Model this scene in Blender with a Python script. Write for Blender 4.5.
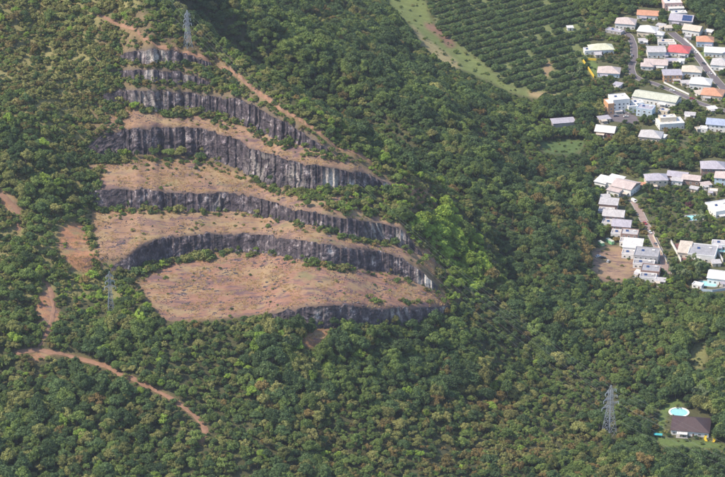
import bpy, bmesh, math, random
import numpy as np
from mathutils import Vector, Matrix

for o in list(bpy.data.objects):
    bpy.data.objects.remove(o)
scene = bpy.context.scene
COL = scene.collection
R = math.radians

# ------------------------------------------------------------------ camera, sky, sun, exposure
CAM_H = 800.0
PITCH = R(24.0)
FPX = 2753.0                 # focal length in photo pixels (725 wide)
PCX, PCY = 362.5, 238.5
cam_d = bpy.data.cameras.new('camera')
cam_d.sensor_width = 36.0
cam_d.lens = FPX / 725.0 * 36.0
cam_d.clip_start = 1.0
cam_d.clip_end = 20000.0
cam = bpy.data.objects.new('camera', cam_d)
COL.objects.link(cam)
cam.location = (0, 0, CAM_H)
cam.rotation_euler = (math.pi / 2 - PITCH, 0, 0)
scene.camera = cam

SUN_EL = R(50.0)
SUN_DIR = Vector((-0.95, -0.20, 0)).normalized()      # horizontal direction towards the sun
world = bpy.data.worlds.new('World')
scene.world = world
world.use_nodes = True
wn = world.node_tree.nodes
wl = world.node_tree.links
wn.clear()
sky = wn.new('ShaderNodeTexSky')
sky.sky_type = 'NISHITA'
sky.sun_disc = False
sky.sun_elevation = SUN_EL
sky.sun_rotation = math.atan2(SUN_DIR.x, SUN_DIR.y)
sky.altitude = 200
bg = wn.new('ShaderNodeBackground')
bg.inputs[1].default_value = 0.15
wo = wn.new('ShaderNodeOutputWorld')
wl.new(sky.outputs[0], bg.inputs[0])
wl.new(bg.outputs[0], wo.inputs[0])

sun_d = bpy.data.lights.new('sun', 'SUN')
sun_d.energy = 3.4
sun_d.angle = R(0.6)
sun_d.color = (1.0, 0.885, 0.72)
sun = bpy.data.objects.new('sun', sun_d)
COL.objects.link(sun)
sv = Vector((SUN_DIR.x * math.cos(SUN_EL), SUN_DIR.y * math.cos(SUN_EL), math.sin(SUN_EL)))
sun.rotation_euler = (-sv).to_track_quat('-Z', 'Y').to_euler()
sun.location = (-600, 1800, 900)

vs = scene.view_settings
vs.view_transform = 'Standard'
vs.look = 'None'
vs.exposure = 0.78
vs.gamma = 1.0
vs.use_curve_mapping = False
scene.render.resolution_x = 1024
scene.render.resolution_y = 674
scene.cycles.max_bounces = 4
scene.cycles.diffuse_bounces = 3
scene.cycles.volume_bounces = 0
scene.cycles.transparent_max_bounces = 4

HAZE_D = 3.2e-5
rng = np.random.default_rng(7)
random.seed(7)

# ------------------------------------------------------------------ noise
def _hash(ix, iy, seed):
    h = (ix.astype(np.int64) * 374761393 + iy.astype(np.int64) * 668265263 + seed * 982451653) & 0xffffffff
    h = ((h ^ (h >> 13)) * 1274126177) & 0xffffffff
    h = h ^ (h >> 16)
    return (h & 0xffff) / 65535.0

def vnoise(x, y, seed=0):
    x = np.asarray(x, float); y = np.asarray(y, float)
    ix = np.floor(x); iy = np.floor(y)
    fx = x - ix; fy = y - iy
    fx = fx * fx * (3 - 2 * fx); fy = fy * fy * (3 - 2 * fy)
    a = _hash(ix, iy, seed); b = _hash(ix + 1, iy, seed)
    c = _hash(ix, iy + 1, seed); d = _hash(ix + 1, iy + 1, seed)
    return (a + (b - a) * fx) * (1 - fy) + (c + (d - c) * fx) * fy

def fbm(x, y, seed=0, octv=4):
    s = 0; a = 0.5; t = 0
    for k in range(octv):
        s = s + a * vnoise(np.asarray(x) * 2 ** k, np.asarray(y) * 2 ** k, seed + k * 17)
        t += a; a *= 0.5
    return s / t

def sstep(a, b, x):
    t = np.clip((x - a) / (b - a), 0, 1)
    return t * t * (3 - 2 * t)

# ------------------------------------------------------------------ projection
CP, SP = math.cos(PITCH), math.sin(PITCH)
def project(X, Y, Z):
    X = np.asarray(X, float); Y = np.asarray(Y, float); Z = np.asarray(Z, float) - CAM_H
    f = Y * CP - Z * SP
    u = Y * SP + Z * CP
    return PCX + FPX * X / f, PCY - FPX * u / f, f

def ray(px, py):
    r = (np.asarray(px, float) - PCX) / FPX
    u = -(np.asarray(py, float) - PCY) / FPX
    dx = r; dy = CP + u * SP; dz = -SP + u * CP
    n = np.sqrt(dx * dx + dy * dy + dz * dz)
    return dx / n, dy / n, dz / n

# ------------------------------------------------------------------ outlines read off the photograph (pixels)
CLIFFS = {   # top edge, foot
 'c0': ([(262,314),(280,310),(300,306),(325,304),(351,304.5),(375,308),(395,307),(413,306.6),(432,306),(453,306)],
        [(262,314),(280,320),(300,324),(325,327),(351,326),(375,325),(395,324),(413,323),(432,320),(453,308)]),
 'c1': ([(112,268),(116,262),(130,253),(140,245),(155,239),(175,236),(201,233),(226,233),(260,233),(275,235),(313,241),(351,247),(389,252),(407,259),(426,274),(436,285)],
        [(112,269),(116,274),(130,275),(145,267),(155,263),(168,260),(201,255),(221,251.5),(260,252),(275,253),(313,263),(351,267),(389,273),(407,279),(426,286),(436,288)]),
 'c2': ([(90,190),(100,188),(125,187),(150,189),(178,191),(200,193),(226,191),(257,195),(294,207),(332,214),(362,220),(400,226),(412,240),(420,250)],
        [(90,192),(100,207),(125,209),(150,209),(178,210),(203,211),(240,211),(275,218),(300,223),(325,229),(351,238),(389,242),(412,250),(420,252)]),
 'c3': ([(85,150),(95,138),(107,132),(135,128),(161,126),(201,127),(220,132),(240,139),(260,150),(283,157),(304,163),(333,167),(363,172),(386,181),(398,187)],
        [(85,151),(95,155),(107,159),(135,158),(161,158),(201,160),(225,168),(243,175),(260,181),(283,191),(304,192),(319,191),(348,189),(377,189),(398,188)]),
 'c4': ([(104,93),(124,89),(156,89.5),(191,91.5),(214,95),(239,98),(258,106),(277,117),(300,128),(327,147),(334,153)],
        [(104,94),(119,104),(156,112),(186,111),(221,116),(239,122),(258,130),(277,139),(300,143),(327,153),(334,154)]),
 'c5': ([(106,72),(117,69.5),(145,69),(179,71),(202,77),(214,82)],
        [(106,73),(117,75),(145,76.5),(168,78.5),(202,83),(214,83.5)]),
 'c6': ([(122,54),(131,51),(151,47.5),(175,51),(198,56.5),(210,62)],
        [(122,55),(131,59),(156,60.5),(179,61.5),(200,63),(210,62.6)]),
}
for _k, (_t, _b) in list(CLIFFS.items()):
    _bx, _by = zip(*_t)
    _q = {'c0': .10, 'c1': .16, 'c2': .18, 'c3': .24, 'c4': .22, 'c5': .0, 'c6': .05}[_k]
    CLIFFS[_k] = (_t, [(x_, y_ - _q * (y_ - float(np.interp(x_, _bx, _by)))) for x_, y_ in _b])
B1 = [(140,284),(168,262),(205,256),(225,252),(262,252),(313,262),(351,267),(389,273),(411,281),(432,288),(452,303),(451,306),(413,307),(375,308),(325,304),(300,305),(268,312),(240,316),(190,321),(165,320),(150,300)]
B2 = [(92,212),(100,209),(143,210),(203,212),(240,211),(275,218),(325,228),(351,237),(389,241),(411,249),(424,266),(407,259),(389,252),(351,247),(313,241),(275,235),(260,233),(226,233),(201,233),(175,236),(155,239),(140,245),(130,253),(115,263),(100,266),(92,245)]
B3 = [(88,168),(107,160),(135,159),(161,158),(201,160),(225,168),(243,176),(260,181),(283,191),(320,193),(360,196),(402,215),(400,226),(362,220),(332,214),(294,207),(257,195),(226,191),(200,193),(178,191),(125,187),(100,188),(88,182)]
B4 = [(107,131),(112,112),(119,107),(156,113),(186,112),(221,117),(239,124),(258,131),(300,145),(345,158),(395,185),(386,181),(363,172),(333,167),(304,163),(260,150),(240,139),(201,127),(161,126)]
CREST = [(138,-40),(148,0),(180,21),(212,40),(252,67),(281,91),(328,121),(356,139),(390,161),(412,174),(440,187),(462,203),(474,216),(485,232),(497,252),(508,282),(516,310),(560,334),(620,350),(820,362)]

# ------------------------------------------------------------------ rasters over the picture, 1 px cells with a margin
MG = 70
RW, RH = 725 + 2 * MG, 477 + 2 * MG
gx, gy = np.meshgrid(np.arange(RW) - MG + 0.5, np.arange(RH) - MG + 0.5)

def poly_mask(poly):
    xs = [p[0] for p in poly]; ys = [p[1] for p in poly]
    m = np.zeros((RH, RW), bool)
    i0, i1 = max(0, int(min(ys)) + MG - 1), min(RH, int(max(ys)) + MG + 2)
    j0, j1 = max(0, int(min(xs)) + MG - 1), min(RW, int(max(xs)) + MG + 2)
    if i1 <= i0 or j1 <= j0: return m
    X = gx[i0:i1, j0:j1]; Y = gy[i0:i1, j0:j1]
    ins = np.zeros(X.shape, bool)
    n = len(poly)
    for k in range(n):
        x0, y0 = poly[k]; x1, y1 = poly[(k + 1) % n]
        if y0 == y1: continue
        c = ((Y < y0) != (Y < y1)) & (X < (x1 - x0) * (Y - y0) / (y1 - y0) + x0)
        ins ^= c
    m[i0:i1, j0:j1] = ins
    return m

def line_mask(pts, half):
    m = np.zeros((RH, RW), bool)
    for (x0, y0), (x1, y1) in zip(pts[:-1], pts[1:]):
        dx, dy = x1 - x0, y1 - y0
        t = np.clip(((gx - x0) * dx + (gy - y0) * dy) / (dx * dx + dy * dy + 1e-9), 0, 1)
        m |= (gx - x0 - t * dx) ** 2 + ((gy - y0 - t * dy) * 1.6) ** 2 < half * half
    return m

def blur(a, n):
    a = a.astype(float)
    k = np.ones(2 * n + 1) / (2 * n + 1)
    for _ in range(2):
        for ax in (0, 1):
            p = [(0, 0), (0, 0)]; p[ax] = (n, n)
            b = np.pad(a, p, mode='edge')
            a = np.apply_along_axis(lambda v: np.convolve(v, k, 'valid'), ax, b)
    return a

def sample(r, px, py):
    x = np.clip(np.asarray(px) + MG - 0.5, 0, RW - 1.001); y = np.clip(np.asarray(py) + MG - 0.5, 0, RH - 1.001)
    ix = x.astype(int); iy = y.astype(int); fx = x - ix; fy = y - iy
    return (r[iy, ix] * (1 - fx) + r[iy, ix + 1] * fx) * (1 - fy) + (r[iy + 1, ix] * (1 - fx) + r[iy + 1, ix + 1] * fx) * fy

def nearest(r, px, py):
    ix = np.clip((np.asarray(px) + MG).astype(int), 0, RW - 1); iy = np.clip((np.asarray(py) + MG).astype(int), 0, RH - 1)
    return r[iy, ix]

# slope of the hill, as rise over run going away from the viewer
foot = np.interp(gy, [150, 300, 400, 477], [620, 620, 590, 560])
wgt = sstep(0, 320, foot + 30 - gx)
slope = 0.27 * wgt
slope = np.where((gx < 115) & (gy < 320), 0.315, slope)
upper = [(105,112),(119,106),(156,112),(186,111),(221,116),(258,130),(300,143),(334,153),(317,126),(267,94),(240,70),(200,42),(140,20),(110,40)]
slope[poly_mask(upper)] = 0.45
slope = np.where((gy > 268) & (gy < 324) & (gx < 170), 0.04 + 0.23 * sstep(150, 20, gx), slope)
slope = blur(slope, 9)
for b, s in ((B1, 0.03), (B2, 0.05), (B3, 0.08), (B4, 0.16)):
    slope[poly_mask(b)] = s
cliff_mask = np.zeros((RH, RW), bool)
for k, (top, bot) in CLIFFS.items():
    tx, ty = zip(*top); bx_, by_ = zip(*bot)
    yt = np.interp(gx[0], tx, ty); yb = np.interp(gx[0], bx_, by_)
    inx = (gx[0] >= tx[0]) & (gx[0] <= tx[-1])
    m = inx[None, :] & (gy >= yt[None, :]) & (gy <= yb[None, :])
    slope[m] = 3.2
    cliff_mask |= m
crest_y = np.interp(gx[0], [p[0] for p in CREST], [p[1] for p in CREST], left=-1e4, right=1e4)
beyond = gy < crest_y[None, :]

# ------------------------------------------------------------------ hill: walk each bearing from the bottom of the view upwards
AZ = np.radians(np.arange(-9.6, 9.601, 0.016))
DEP = np.radians(np.arange(29.6, 17.6, -0.012))
CA, SA = np.cos(AZ), np.sin(AZ)
z = 22 * sstep(600, 250, PCX + FPX * np.tan(AZ) * 0.89)
D = (CAM_H - z) / math.tan(DEP[0])
TD = np.zeros((len(DEP), len(AZ))); TZ = np.zeros_like(TD)
TD[0] = D; TZ[0] = z
done = np.zeros(len(AZ), bool)
for i in range(1, len(DEP)):
    cd, sd = math.cos(DEP[i]), math.sin(DEP[i])
    f = cd * CA * CP + sd * SP
    u = cd * CA * SP - sd * CP
    px = PCX + FPX * cd * SA / f; py = PCY - FPX * u / f
    s = sample(slope, px, py)
    done |= nearest(beyond, px, py)
    t = math.tan(DEP[i])
    s = np.where(done, -0.42, s)
    # behind the crest the surface only falls away: go on in plain steps of distance
    D2 = np.where(done, D + 2.2, (CAM_H - z + s * D) / (t + s))
    z = z + s * (D2 - D); D = D2
    TD[i] = D; TZ[i] = z
DG = np.arange(1200, 2760, 1.0)
HT = np.zeros((len(AZ), len(DG)))
for j in range(len(AZ)):
    HT[j] = np.interp(DG, TD[:, j], TZ[:, j])
    last = TD[-1, j]
    far = DG > last
    HT[j, far] = np.where(done[j], TZ[-1, j] - 0.42 * (DG[far] - last), TZ[-1, j] + 0.1 * (DG[far] - last))
# even out neighbouring bearings a little
K = np.array([1, 2, 3, 2, 1.0]); K /= K.sum()
HP = np.pad(HT, ((2, 2), (0, 0)), mode='edge')
HT = sum(K[q] * HP[q:q + len(AZ)] for q in range(5))

# the flank left of the quarry: blend the pit's side walls into the hill
azpx = PCX + FPX * np.tan(AZ) * 0.917
def az_gauss(A, sig):
    n = int(sig * 3); k = np.exp(-0.5 * (np.arange(-n, n + 1) / sig) ** 2); k /= k.sum()
    P_ = np.pad(A, ((n, n), (0, 0)), mode='edge')
    return sum(k[q] * P_[q:q + len(AZ)] for q in range(2 * n + 1))
pxstep = FPX * (AZ[1] - AZ[0])
wl_ = sstep(124, 98, azpx)[:, None]
HT = HT * (1 - wl_) + az_gauss(HT, 14 / pxstep) * wl_
ref_ = int(np.argmin(np.abs(azpx - 127)))
wt_ = (sstep(30, 118, azpx) * (azpx < 127) + 0)[:, None]
HT = HT * (1 - wt_) + HT[ref_][None, :] * wt_
wr_ = sstep(440, 500, azpx)[:, None]
HT = HT * (1 - wr_) + az_gauss(HT, 10 / pxstep) * wr_

def valley(X, Y):
    x1 = np.interp(Y, [1500, 1750, 1950, 2120, 2330, 2700], [170, 185, 170, 110, 36, -60])
    t = np.maximum(0, x1 - X)
    y0 = np.interp(X, [-20, 90], [1760, 1560])
    return 0.46 * (np.sqrt(t * t + 900) - 30) * np.clip((Y - y0) / 210, 0, 1) ** 1.3

calm = poly_mask([(75,5),(130,-20),(215,18),(285,72),(335,104),(400,144),(448,170),(482,198),(515,250),(490,330),(262,350),(130,352),(60,320),(34,280),(30,225),(50,190),(56,120),(62,60)])
UNDUL = 1 - blur(calm.astype(float), 9)
def height(X, Y, rough=True):
    X = np.asarray(X, float); Y = np.asarray(Y, float)
    az = np.clip(np.arctan2(X, Y), AZ[0], AZ[-1] - 1e-6)
    d = np.clip(np.hypot(X, Y), DG[0], DG[-1] - 1e-3)
    a = (az - AZ[0]) / (AZ[1] - AZ[0]); ia = np.clip(a.astype(int), 0, len(AZ) - 2); fa = a - ia
    q = d - DG[0]; iq = np.clip(q.astype(int), 0, len(DG) - 2); fq = q - iq
    h = (HT[ia, iq] * (1 - fa) + HT[ia + 1, iq] * fa) * (1 - fq) + (HT[ia, iq + 1] * (1 - fa) + HT[ia + 1, iq + 1] * fa) * fq
    v = valley(X, Y)
    zz = np.maximum(h, v)
    if rough:
        hillw = sstep(2, 20, zz)
        qx_, qy_, _ = project(X, Y, zz)
        zz = zz + sstep(0.5, 14, zz) * sample(UNDUL, qx_, qy_) * ((fbm(X / 62, Y / 75, 61, 3) - 0.5) * 17 + (np.abs(vnoise(X / 48 + 0.3 * Y / 60, Y / 110, 63) - 0.5) - .25) * 9)
        zz = zz + hillw * ((fbm(X / 22, Y / 22, 3, 3) - 0.5) * 1.6)
    return zz

# ------------------------------------------------------------------ where the lines of sight meet the ground
FX = np.arange(-400, 401, 2.0); FY = np.arange(1340, 2571, 2.0)
GXX, GYY = np.meshgrid(FX, FY)
GZ = height(GXX, GYY)
def zfast(X, Y):
    x = np.clip((X - FX[0]) / 2, 0, len(FX) - 1.001); y = np.clip((Y - FY[0]) / 2, 0, len(FY) - 1.001)
    ix = x.astype(int); iy = y.astype(int); fx = x - ix; fy = y - iy
    return (GZ[iy, ix] * (1 - fx) + GZ[iy, ix + 1] * fx) * (1 - fy) + (GZ[iy + 1, ix] * (1 - fx) + GZ[iy + 1, ix + 1] * fx) * fy

def hits(px, py):
    px = np.asarray(px, float).ravel(); py = np.asarray(py, float).ravel()
    dx, dy, dz = ray(px, py)
    t = np.full(px.shape, 1480.0); hit = np.zeros(px.shape, bool)
    for _ in range(520):
        X = dx * t; Y = dy * t; Z = CAM_H + dz * t
        g = Z - zfast(X, Y)
        hit |= g <= 0.0
        t = np.where(hit, t, t + np.clip(g * 0.6, 0.8, 4.0))
        if hit.all(): break
    lo = t - 4.0; hi = t.copy()
    for _ in range(12):
        m = (lo + hi) / 2
        below = CAM_H + dz * m - zfast(dx * m, dy * m) <= 0
        hi = np.where(below, m, hi); lo = np.where(below, lo, m)
    t = (lo + hi) / 2
    return dx * t, dy * t, CAM_H + dz * t, t

def hit(px, py):
    X, Y, Z, t = hits([px], [py])
    return float(X[0]), float(Y[0]), float(Z[0])

_vx, _vy = np.meshgrid(np.arange(-20, 746, 3.0), np.arange(-20, 498, 3.0))
_vt = hits(_vx, _vy)[3].reshape(_vx.shape)
def visible(X, Y, Z, tol=22.0):
    px, py, f = project(X, Y, Z)
    ix = np.clip(((px + 20) / 3).round().astype(int), 0, _vt.shape[1] - 1)
    iy = np.clip(((py + 20) / 3).round().astype(int), 0, _vt.shape[0] - 1)
    dist = np.sqrt(X ** 2 + Y ** 2 + (Z - CAM_H) ** 2)
    return dist < _vt[iy, ix] + tol, px, py

def gz(x, y):
    return float(height(np.array([x]), np.array([y]))[0])

# ------------------------------------------------------------------ materials
def newmat(name):
    m = bpy.data.materials.new(name); m.use_nodes = True
    nt = m.node_tree
    return m, nt, nt.nodes['Principled BSDF']

def nd(nt, kind, **kw):
    n = nt.nodes.new(kind)
    for k, v in kw.items():
        setattr(n, k, v)
    return n

def mixc(nt, fac, a, b, blend='MIX'):
    n = nd(nt, 'ShaderNodeMix', data_type='RGBA', blend_type=blend)
    for s, v in ((n.inputs[0], fac), (n.inputs[6], a), (n.inputs[7], b)):
        if hasattr(v, 'node'): nt.links.new(v, s)
        elif isinstance(v, (int, float)): s.default_value = v
        else: s.default_value = (*v, 1) if len(v) == 3 else v
    return n.outputs[2]

def noise_node(nt, scale, detail=5, rough=0.6, coord='Object', vec=None, mapping=None):
    if vec is None:
        tc = nd(nt, 'ShaderNodeTexCoord'); vec = tc.outputs[coord]
    if mapping:
        mp = nd(nt, 'ShaderNodeMapping'); mp.inputs['Scale'].default_value = mapping
        nt.links.new(vec, mp.inputs['Vector']); vec = mp.outputs[0]
    n = nd(nt, 'ShaderNodeTexNoise')
    n.inputs['Scale'].default_value = scale; n.inputs['Detail'].default_value = detail; n.inputs['Roughness'].default_value = rough
    nt.links.new(vec, n.inputs['Vector'])
    return n.outputs['Fac']

def ramp(nt, fac, stops):
    r = nd(nt, 'ShaderNodeValToRGB')
    e = r.color_ramp.elements
    while len(e) < len(stops): e.new(0.5)
    for k, (p, c) in enumerate(stops):
        e[k].position = p; e[k].color = (*c, 1) if len(c) == 3 else c
    nt.links.new(fac, r.inputs[0])
    return r.outputs[0]

def plain(name, col, rough=0.7, var=0.25, scale=0.6, metal=0.0):
    m, nt, b = newmat(name)
    n = noise_node(nt, scale, 6, 0.65)
    dark = tuple(c * (1 - var) for c in col); lite = tuple(min(1, c * (1 + var * 0.5)) for c in col)
    nt.links.new(ramp(nt, n, [(0.3, dark), (0.7, lite)]), b.inputs['Base Color'])
    b.inputs['Roughness'].default_value = rough; b.inputs['Metallic'].default_value = metal
    return m

def roofmat(name, col, rough=0.55, pitch=0.45):
    """sheet metal or tile: ribs along the fall, streaks of weathering"""
    m, nt, b = newmat(name)
    tc = nd(nt, 'ShaderNodeTexCoord')
    n1 = noise_node(nt, 0.25, 6, 0.7, vec=tc.outputs['Object'])
    n2 = noise_node(nt, 1.4, 4, 0.6, vec=tc.outputs['Object'], mapping=(1, 0.25, 1))
    c = ramp(nt, n1, [(0.25, tuple(v * 0.72 for v in col)), (0.55, col), (0.8, tuple(min(1, v * 1.08) for v in col))])
    c = mixc(nt, 0.6, c, ramp(nt, n2, [(0.3, (0.55, 0.53, 0.5)), (0.65, (1, 1, 1))]), 'MULTIPLY')
    nt.links.new(c, b.inputs['Base Color'])
    w = nd(nt, 'ShaderNodeTexWave'); w.bands_direction = 'X'; w.inputs['Scale'].default_value = pitch * 6
    nt.links.new(tc.outputs['Object'], w.inputs['Vector'])
    bp = nd(nt, 'ShaderNodeBump'); bp.inputs['Strength'].default_value = 0.5; bp.inputs['Distance'].default_value = 0.05
    nt.links.new(w.outputs['Fac'], bp.inputs['Height']); nt.links.new(bp.outputs[0], b.inputs['Normal'])
    b.inputs['Roughness'].default_value = rough
    return m

def leafmat(name, c1, c2, transl=0.36):
    m, nt, b = newmat(name)
    oi = nd(nt, 'ShaderNodeObjectInfo')
    at = nd(nt, 'ShaderNodeAttribute', attribute_name='tint')
    c = mixc(nt, oi.outputs['Random'], c1, c2)
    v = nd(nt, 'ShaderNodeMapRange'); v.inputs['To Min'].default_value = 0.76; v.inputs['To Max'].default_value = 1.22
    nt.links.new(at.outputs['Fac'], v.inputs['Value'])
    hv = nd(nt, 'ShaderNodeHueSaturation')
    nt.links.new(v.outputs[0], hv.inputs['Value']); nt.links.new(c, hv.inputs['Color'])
    # every plant a slightly different strength
    mr = nd(nt, 'ShaderNodeMath', operation='FRACT'); mm = nd(nt, 'ShaderNodeMath', operation='MULTIPLY')
    mm.inputs[1].default_value = 17.31
    nt.links.new(oi.outputs['Random'], mm.inputs[0]); nt.links.new(mm.outputs[0], mr.inputs[0])
    v2 = nd(nt, 'ShaderNodeMapRange'); v2.inputs['To Min'].default_value = 0.74; v2.inputs['To Max'].default_value = 1.26
    nt.links.new(mr.outputs[0], v2.inputs['Value'])
    hv2 = nd(nt, 'ShaderNodeHueSaturation')
    nt.links.new(v2.outputs[0], hv2.inputs['Value']); nt.links.new(hv.outputs[0], hv2.inputs['Color'])
    nt.links.new(hv2.outputs[0], b.inputs['Base Color'])
    b.inputs['Roughness'].default_value = 0.6
    b.inputs['Specular IOR Level'].default_value = 0.25
    tr = nd(nt, 'ShaderNodeBsdfTranslucent'); nt.links.new(hv2.outputs[0], tr.inputs['Color'])
    mx = nd(nt, 'ShaderNodeMixShader'); mx.inputs[0].default_value = transl
    out = nt.nodes['Material Output']
    nt.links.new(b.outputs[0], mx.inputs[1]); nt.links.new(tr.outputs[0], mx.inputs[2]); nt.links.new(mx.outputs[0], out.inputs[0])
    return m

LEAF = {
 'dark':   leafmat('leaf_dark_green', (0.078, 0.128, 0.050), (0.118, 0.178, 0.062)),
 'mid':    leafmat('leaf_green', (0.142, 0.206, 0.056), (0.196, 0.256, 0.068)),
 'olive':  leafmat('leaf_olive', (0.220, 0.238, 0.074), (0.310, 0.300, 0.105)),
 'brown':  leafmat('leaf_russet', (0.200, 0.175, 0.062), (0.300, 0.215, 0.080)),
 'lime':   leafmat('leaf_bright_green', (0.235, 0.345, 0.058), (0.305, 0.405, 0.068)),
 'orch':   leafmat('leaf_orchard', (0.098, 0.160, 0.055), (0.145, 0.205, 0.070)),
 'palm':   leafmat('leaf_palm', (0.125, 0.165, 0.070), (0.170, 0.205, 0.090)),
 'gold':   leafmat('leaf_yellow', (0.34, 0.27, 0.035), (0.30, 0.26, 0.05)),
 'straw':  leafmat('grass_dry', (0.58, 0.40, 0.20), (0.62, 0.47, 0.27), 0.45),
 'pink':   leafmat('leaf_pink_flower', (0.22, 0.075, 0.095), (0.17, 0.08, 0.08)),
}
BARK = plain('bark', (0.16, 0.125, 0.095), 0.9, 0.4, 2.0)

# rock
m, nt, b = newmat('basalt')
tc = nd(nt, 'ShaderNodeTexCoord')
n1 = noise_node(nt, 0.20, 9, 0.74, vec=tc.outputs['Object'], mapping=(1, 1, 0.75))
n2 = noise_node(nt, 0.09, 4, 0.6, vec=tc.outputs['Object'])
n3 = noise_node(nt, 1.0, 7, 0.75, vec=tc.outputs['Object'], mapping=(1, 1, 0.7))
c = ramp(nt, n1, [(0.37, (0.020, 0.017, 0.023)), (0.49, (0.055, 0.046, 0.056)), (0.57, (0.115, 0.096, 0.104)), (0.66, (0.46, 0.43, 0.42))])
c2 = ramp(nt, n2, [(0.35, (0.75, 0.66, 0.72)), (0.5, (1, 0.95, 0.95)), (0.68, (1.5, 1.42, 1.36))])
c = mixc(nt, 1.0, c, c2, 'MULTIPLY')
at = nd(nt, 'ShaderNodeAttribute', attribute_name='pale')
c = mixc(nt, at.outputs['Fac'], c, (0.62, 0.56, 0.49))
c = mixc(nt, 0.85, c, ramp(nt, n3, [(0.36, (0.40, 0.38, 0.42)), (0.52, (1.0, 1.0, 1.0)), (0.66, (1.75, 1.7, 1.65))]), 'MULTIPLY')
nt.links.new(c, b.inputs['Base Color']); b.inputs['Roughness'].default_value = 0.85
bp = nd(nt, 'ShaderNodeBump'); bp.inputs['Strength'].default_value = 0.8; bp.inputs['Distance'].default_value = 0.5
nt.links.new(n3, bp.inputs['Height']); nt.links.new(bp.outputs[0], b.inputs['Normal'])
ROCK = m

# ground: colour per vertex, broken up by noise
m, nt, b = newmat('ground')
at = nd(nt, 'ShaderNodeAttribute', attribute_name='soil')
tc = nd(nt, 'ShaderNodeTexCoord')
n1 = noise_node(nt, 0.10, 8, 0.7, vec=tc.outputs['Object'], mapping=(1, 1.3, 1))
n2 = noise_node(nt, 0.6, 6, 0.7, vec=tc.outputs['Object'])
n3 = noise_node(nt, 0.11, 8, 0.78, vec=tc.outputs['Object'], mapping=(0.5, 1.5, 1))
c = mixc(nt, 0.55, at.outputs['Color'], ramp(nt, n1, [(0.30, (0.55, 0.52, 0.52)), (0.62, (1.25, 1.22, 1.18))]), 'MULTIPLY')
c = mixc(nt, 0.5, c, ramp(nt, n2, [(0.3, (0.6, 0.58, 0.56)), (0.65, (1.2, 1.2, 1.2))]), 'MULTIPLY')
# stony and grassy blotches on the bare soil
at2 = nd(nt, 'ShaderNodeAttribute', attribute_name='bare')
mk = nd(nt, 'ShaderNodeMath', operation='MULTIPLY')
nt.links.new(ramp(nt, n3, [(0.50, (0, 0, 0)), (0.57, (0.9, 0.9, 0.9))]), mk.inputs[0]); nt.links.new(at2.outputs['Fac'], mk.inputs[1])
c = mixc(nt, mk.outputs[0], c, (0.135, 0.088, 0.094))
n4 = noise_node(nt, 0.07, 6, 0.7, vec=tc.outputs['Object'], mapping=(0.8, 1.2, 1))
mk2 = nd(nt, 'ShaderNodeMath', operation='MULTIPLY')
nt.links.new(ramp(nt, n4, [(0.49, (0, 0, 0)), (0.60, (0.8, 0.8, 0.8))]), mk2.inputs[0]); nt.links.new(at2.outputs['Fac'], mk2.inputs[1])
c = mixc(nt, mk2.outputs[0], c, (0.31, 0.225, 0.125))
n5 = noise_node(nt, 0.05, 7, 0.7, vec=tc.outputs['Object'], mapping=(0.7, 1.1, 1))
mk3 = nd(nt, 'ShaderNodeMath', operation='MULTIPLY')
nt.links.new(ramp(nt, n5, [(0.57, (0, 0, 0)), (0.66, (0.7, 0.7, 0.7))]), mk3.inputs[0]); nt.links.new(at2.outputs['Fac'], mk3.inputs[1])
c = mixc(nt, mk3.outputs[0], c, (0.20, 0.185, 0.09))
nt.links.new(c, b.inputs['Base Color']); b.inputs['Roughness'].default_value = 0.95; b.inputs['Specular IOR Level'].default_value = 0.1
bp = nd(nt, 'ShaderNodeBump'); bp.inputs['Strength'].default_value = 0.7; bp.inputs['Distance'].default_value = 0.6
nt.links.new(n2, bp.inputs['Height']); nt.links.new(bp.outputs[0], b.inputs['Normal'])
GROUND = m

TRACK = plain('red_dirt', (0.27, 0.15, 0.095), 0.95, 0.3, 0.4)
ASPHALT = plain('asphalt', (0.135, 0.115, 0.125), 0.9, 0.25, 0.3)
LANE = plain('lane_concrete', (0.30, 0.215, 0.185), 0.9, 0.25, 0.3)
CONC = plain('concrete', (0.36, 0.34, 0.32), 0.9, 0.25, 0.5)
STEEL = plain('galvanised_steel', (0.30, 0.33, 0.38), 0.55, 0.15, 1.0)
CABLE = plain('cable_aluminium', (0.26, 0.26, 0.26), 0.5, 0.1, 1.0)
INSUL = plain('insulator_glass', (0.55, 0.60, 0.62), 0.3, 0.1, 1.0)
GLASS, nt, b = newmat('window_glass')
b.inputs['Base Color'].default_value = (0.02, 0.025, 0.035, 1); b.inputs['Roughness'].default_value = 0.08
WATER, nt, b = newmat('pool_water')
n = noise_node(nt, 1.2, 3, 0.5)
nt.links.new(ramp(nt, n, [(0.3, (0.25, 0.56, 0.58)), (0.7, (0.36, 0.68, 0.69))]), b.inputs['Base Color'])
b.inputs['Roughness'].default_value = 0.12
FRAME = plain('window_frame_white', (0.75, 0.75, 0.73), 0.5, 0.05)
DOORM = plain('door_wood', (0.17, 0.09, 0.05), 0.6, 0.2, 3)
SOLAR, nt, b = newmat('solar_glass')
b.inputs['Base Color'].default_value = (0.03, 0.06, 0.16, 1); b.inputs['Roughness'].default_value = 0.15
RUBBER = plain('tyre_rubber', (0.03, 0.03, 0.03), 0.8, 0.1)
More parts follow.
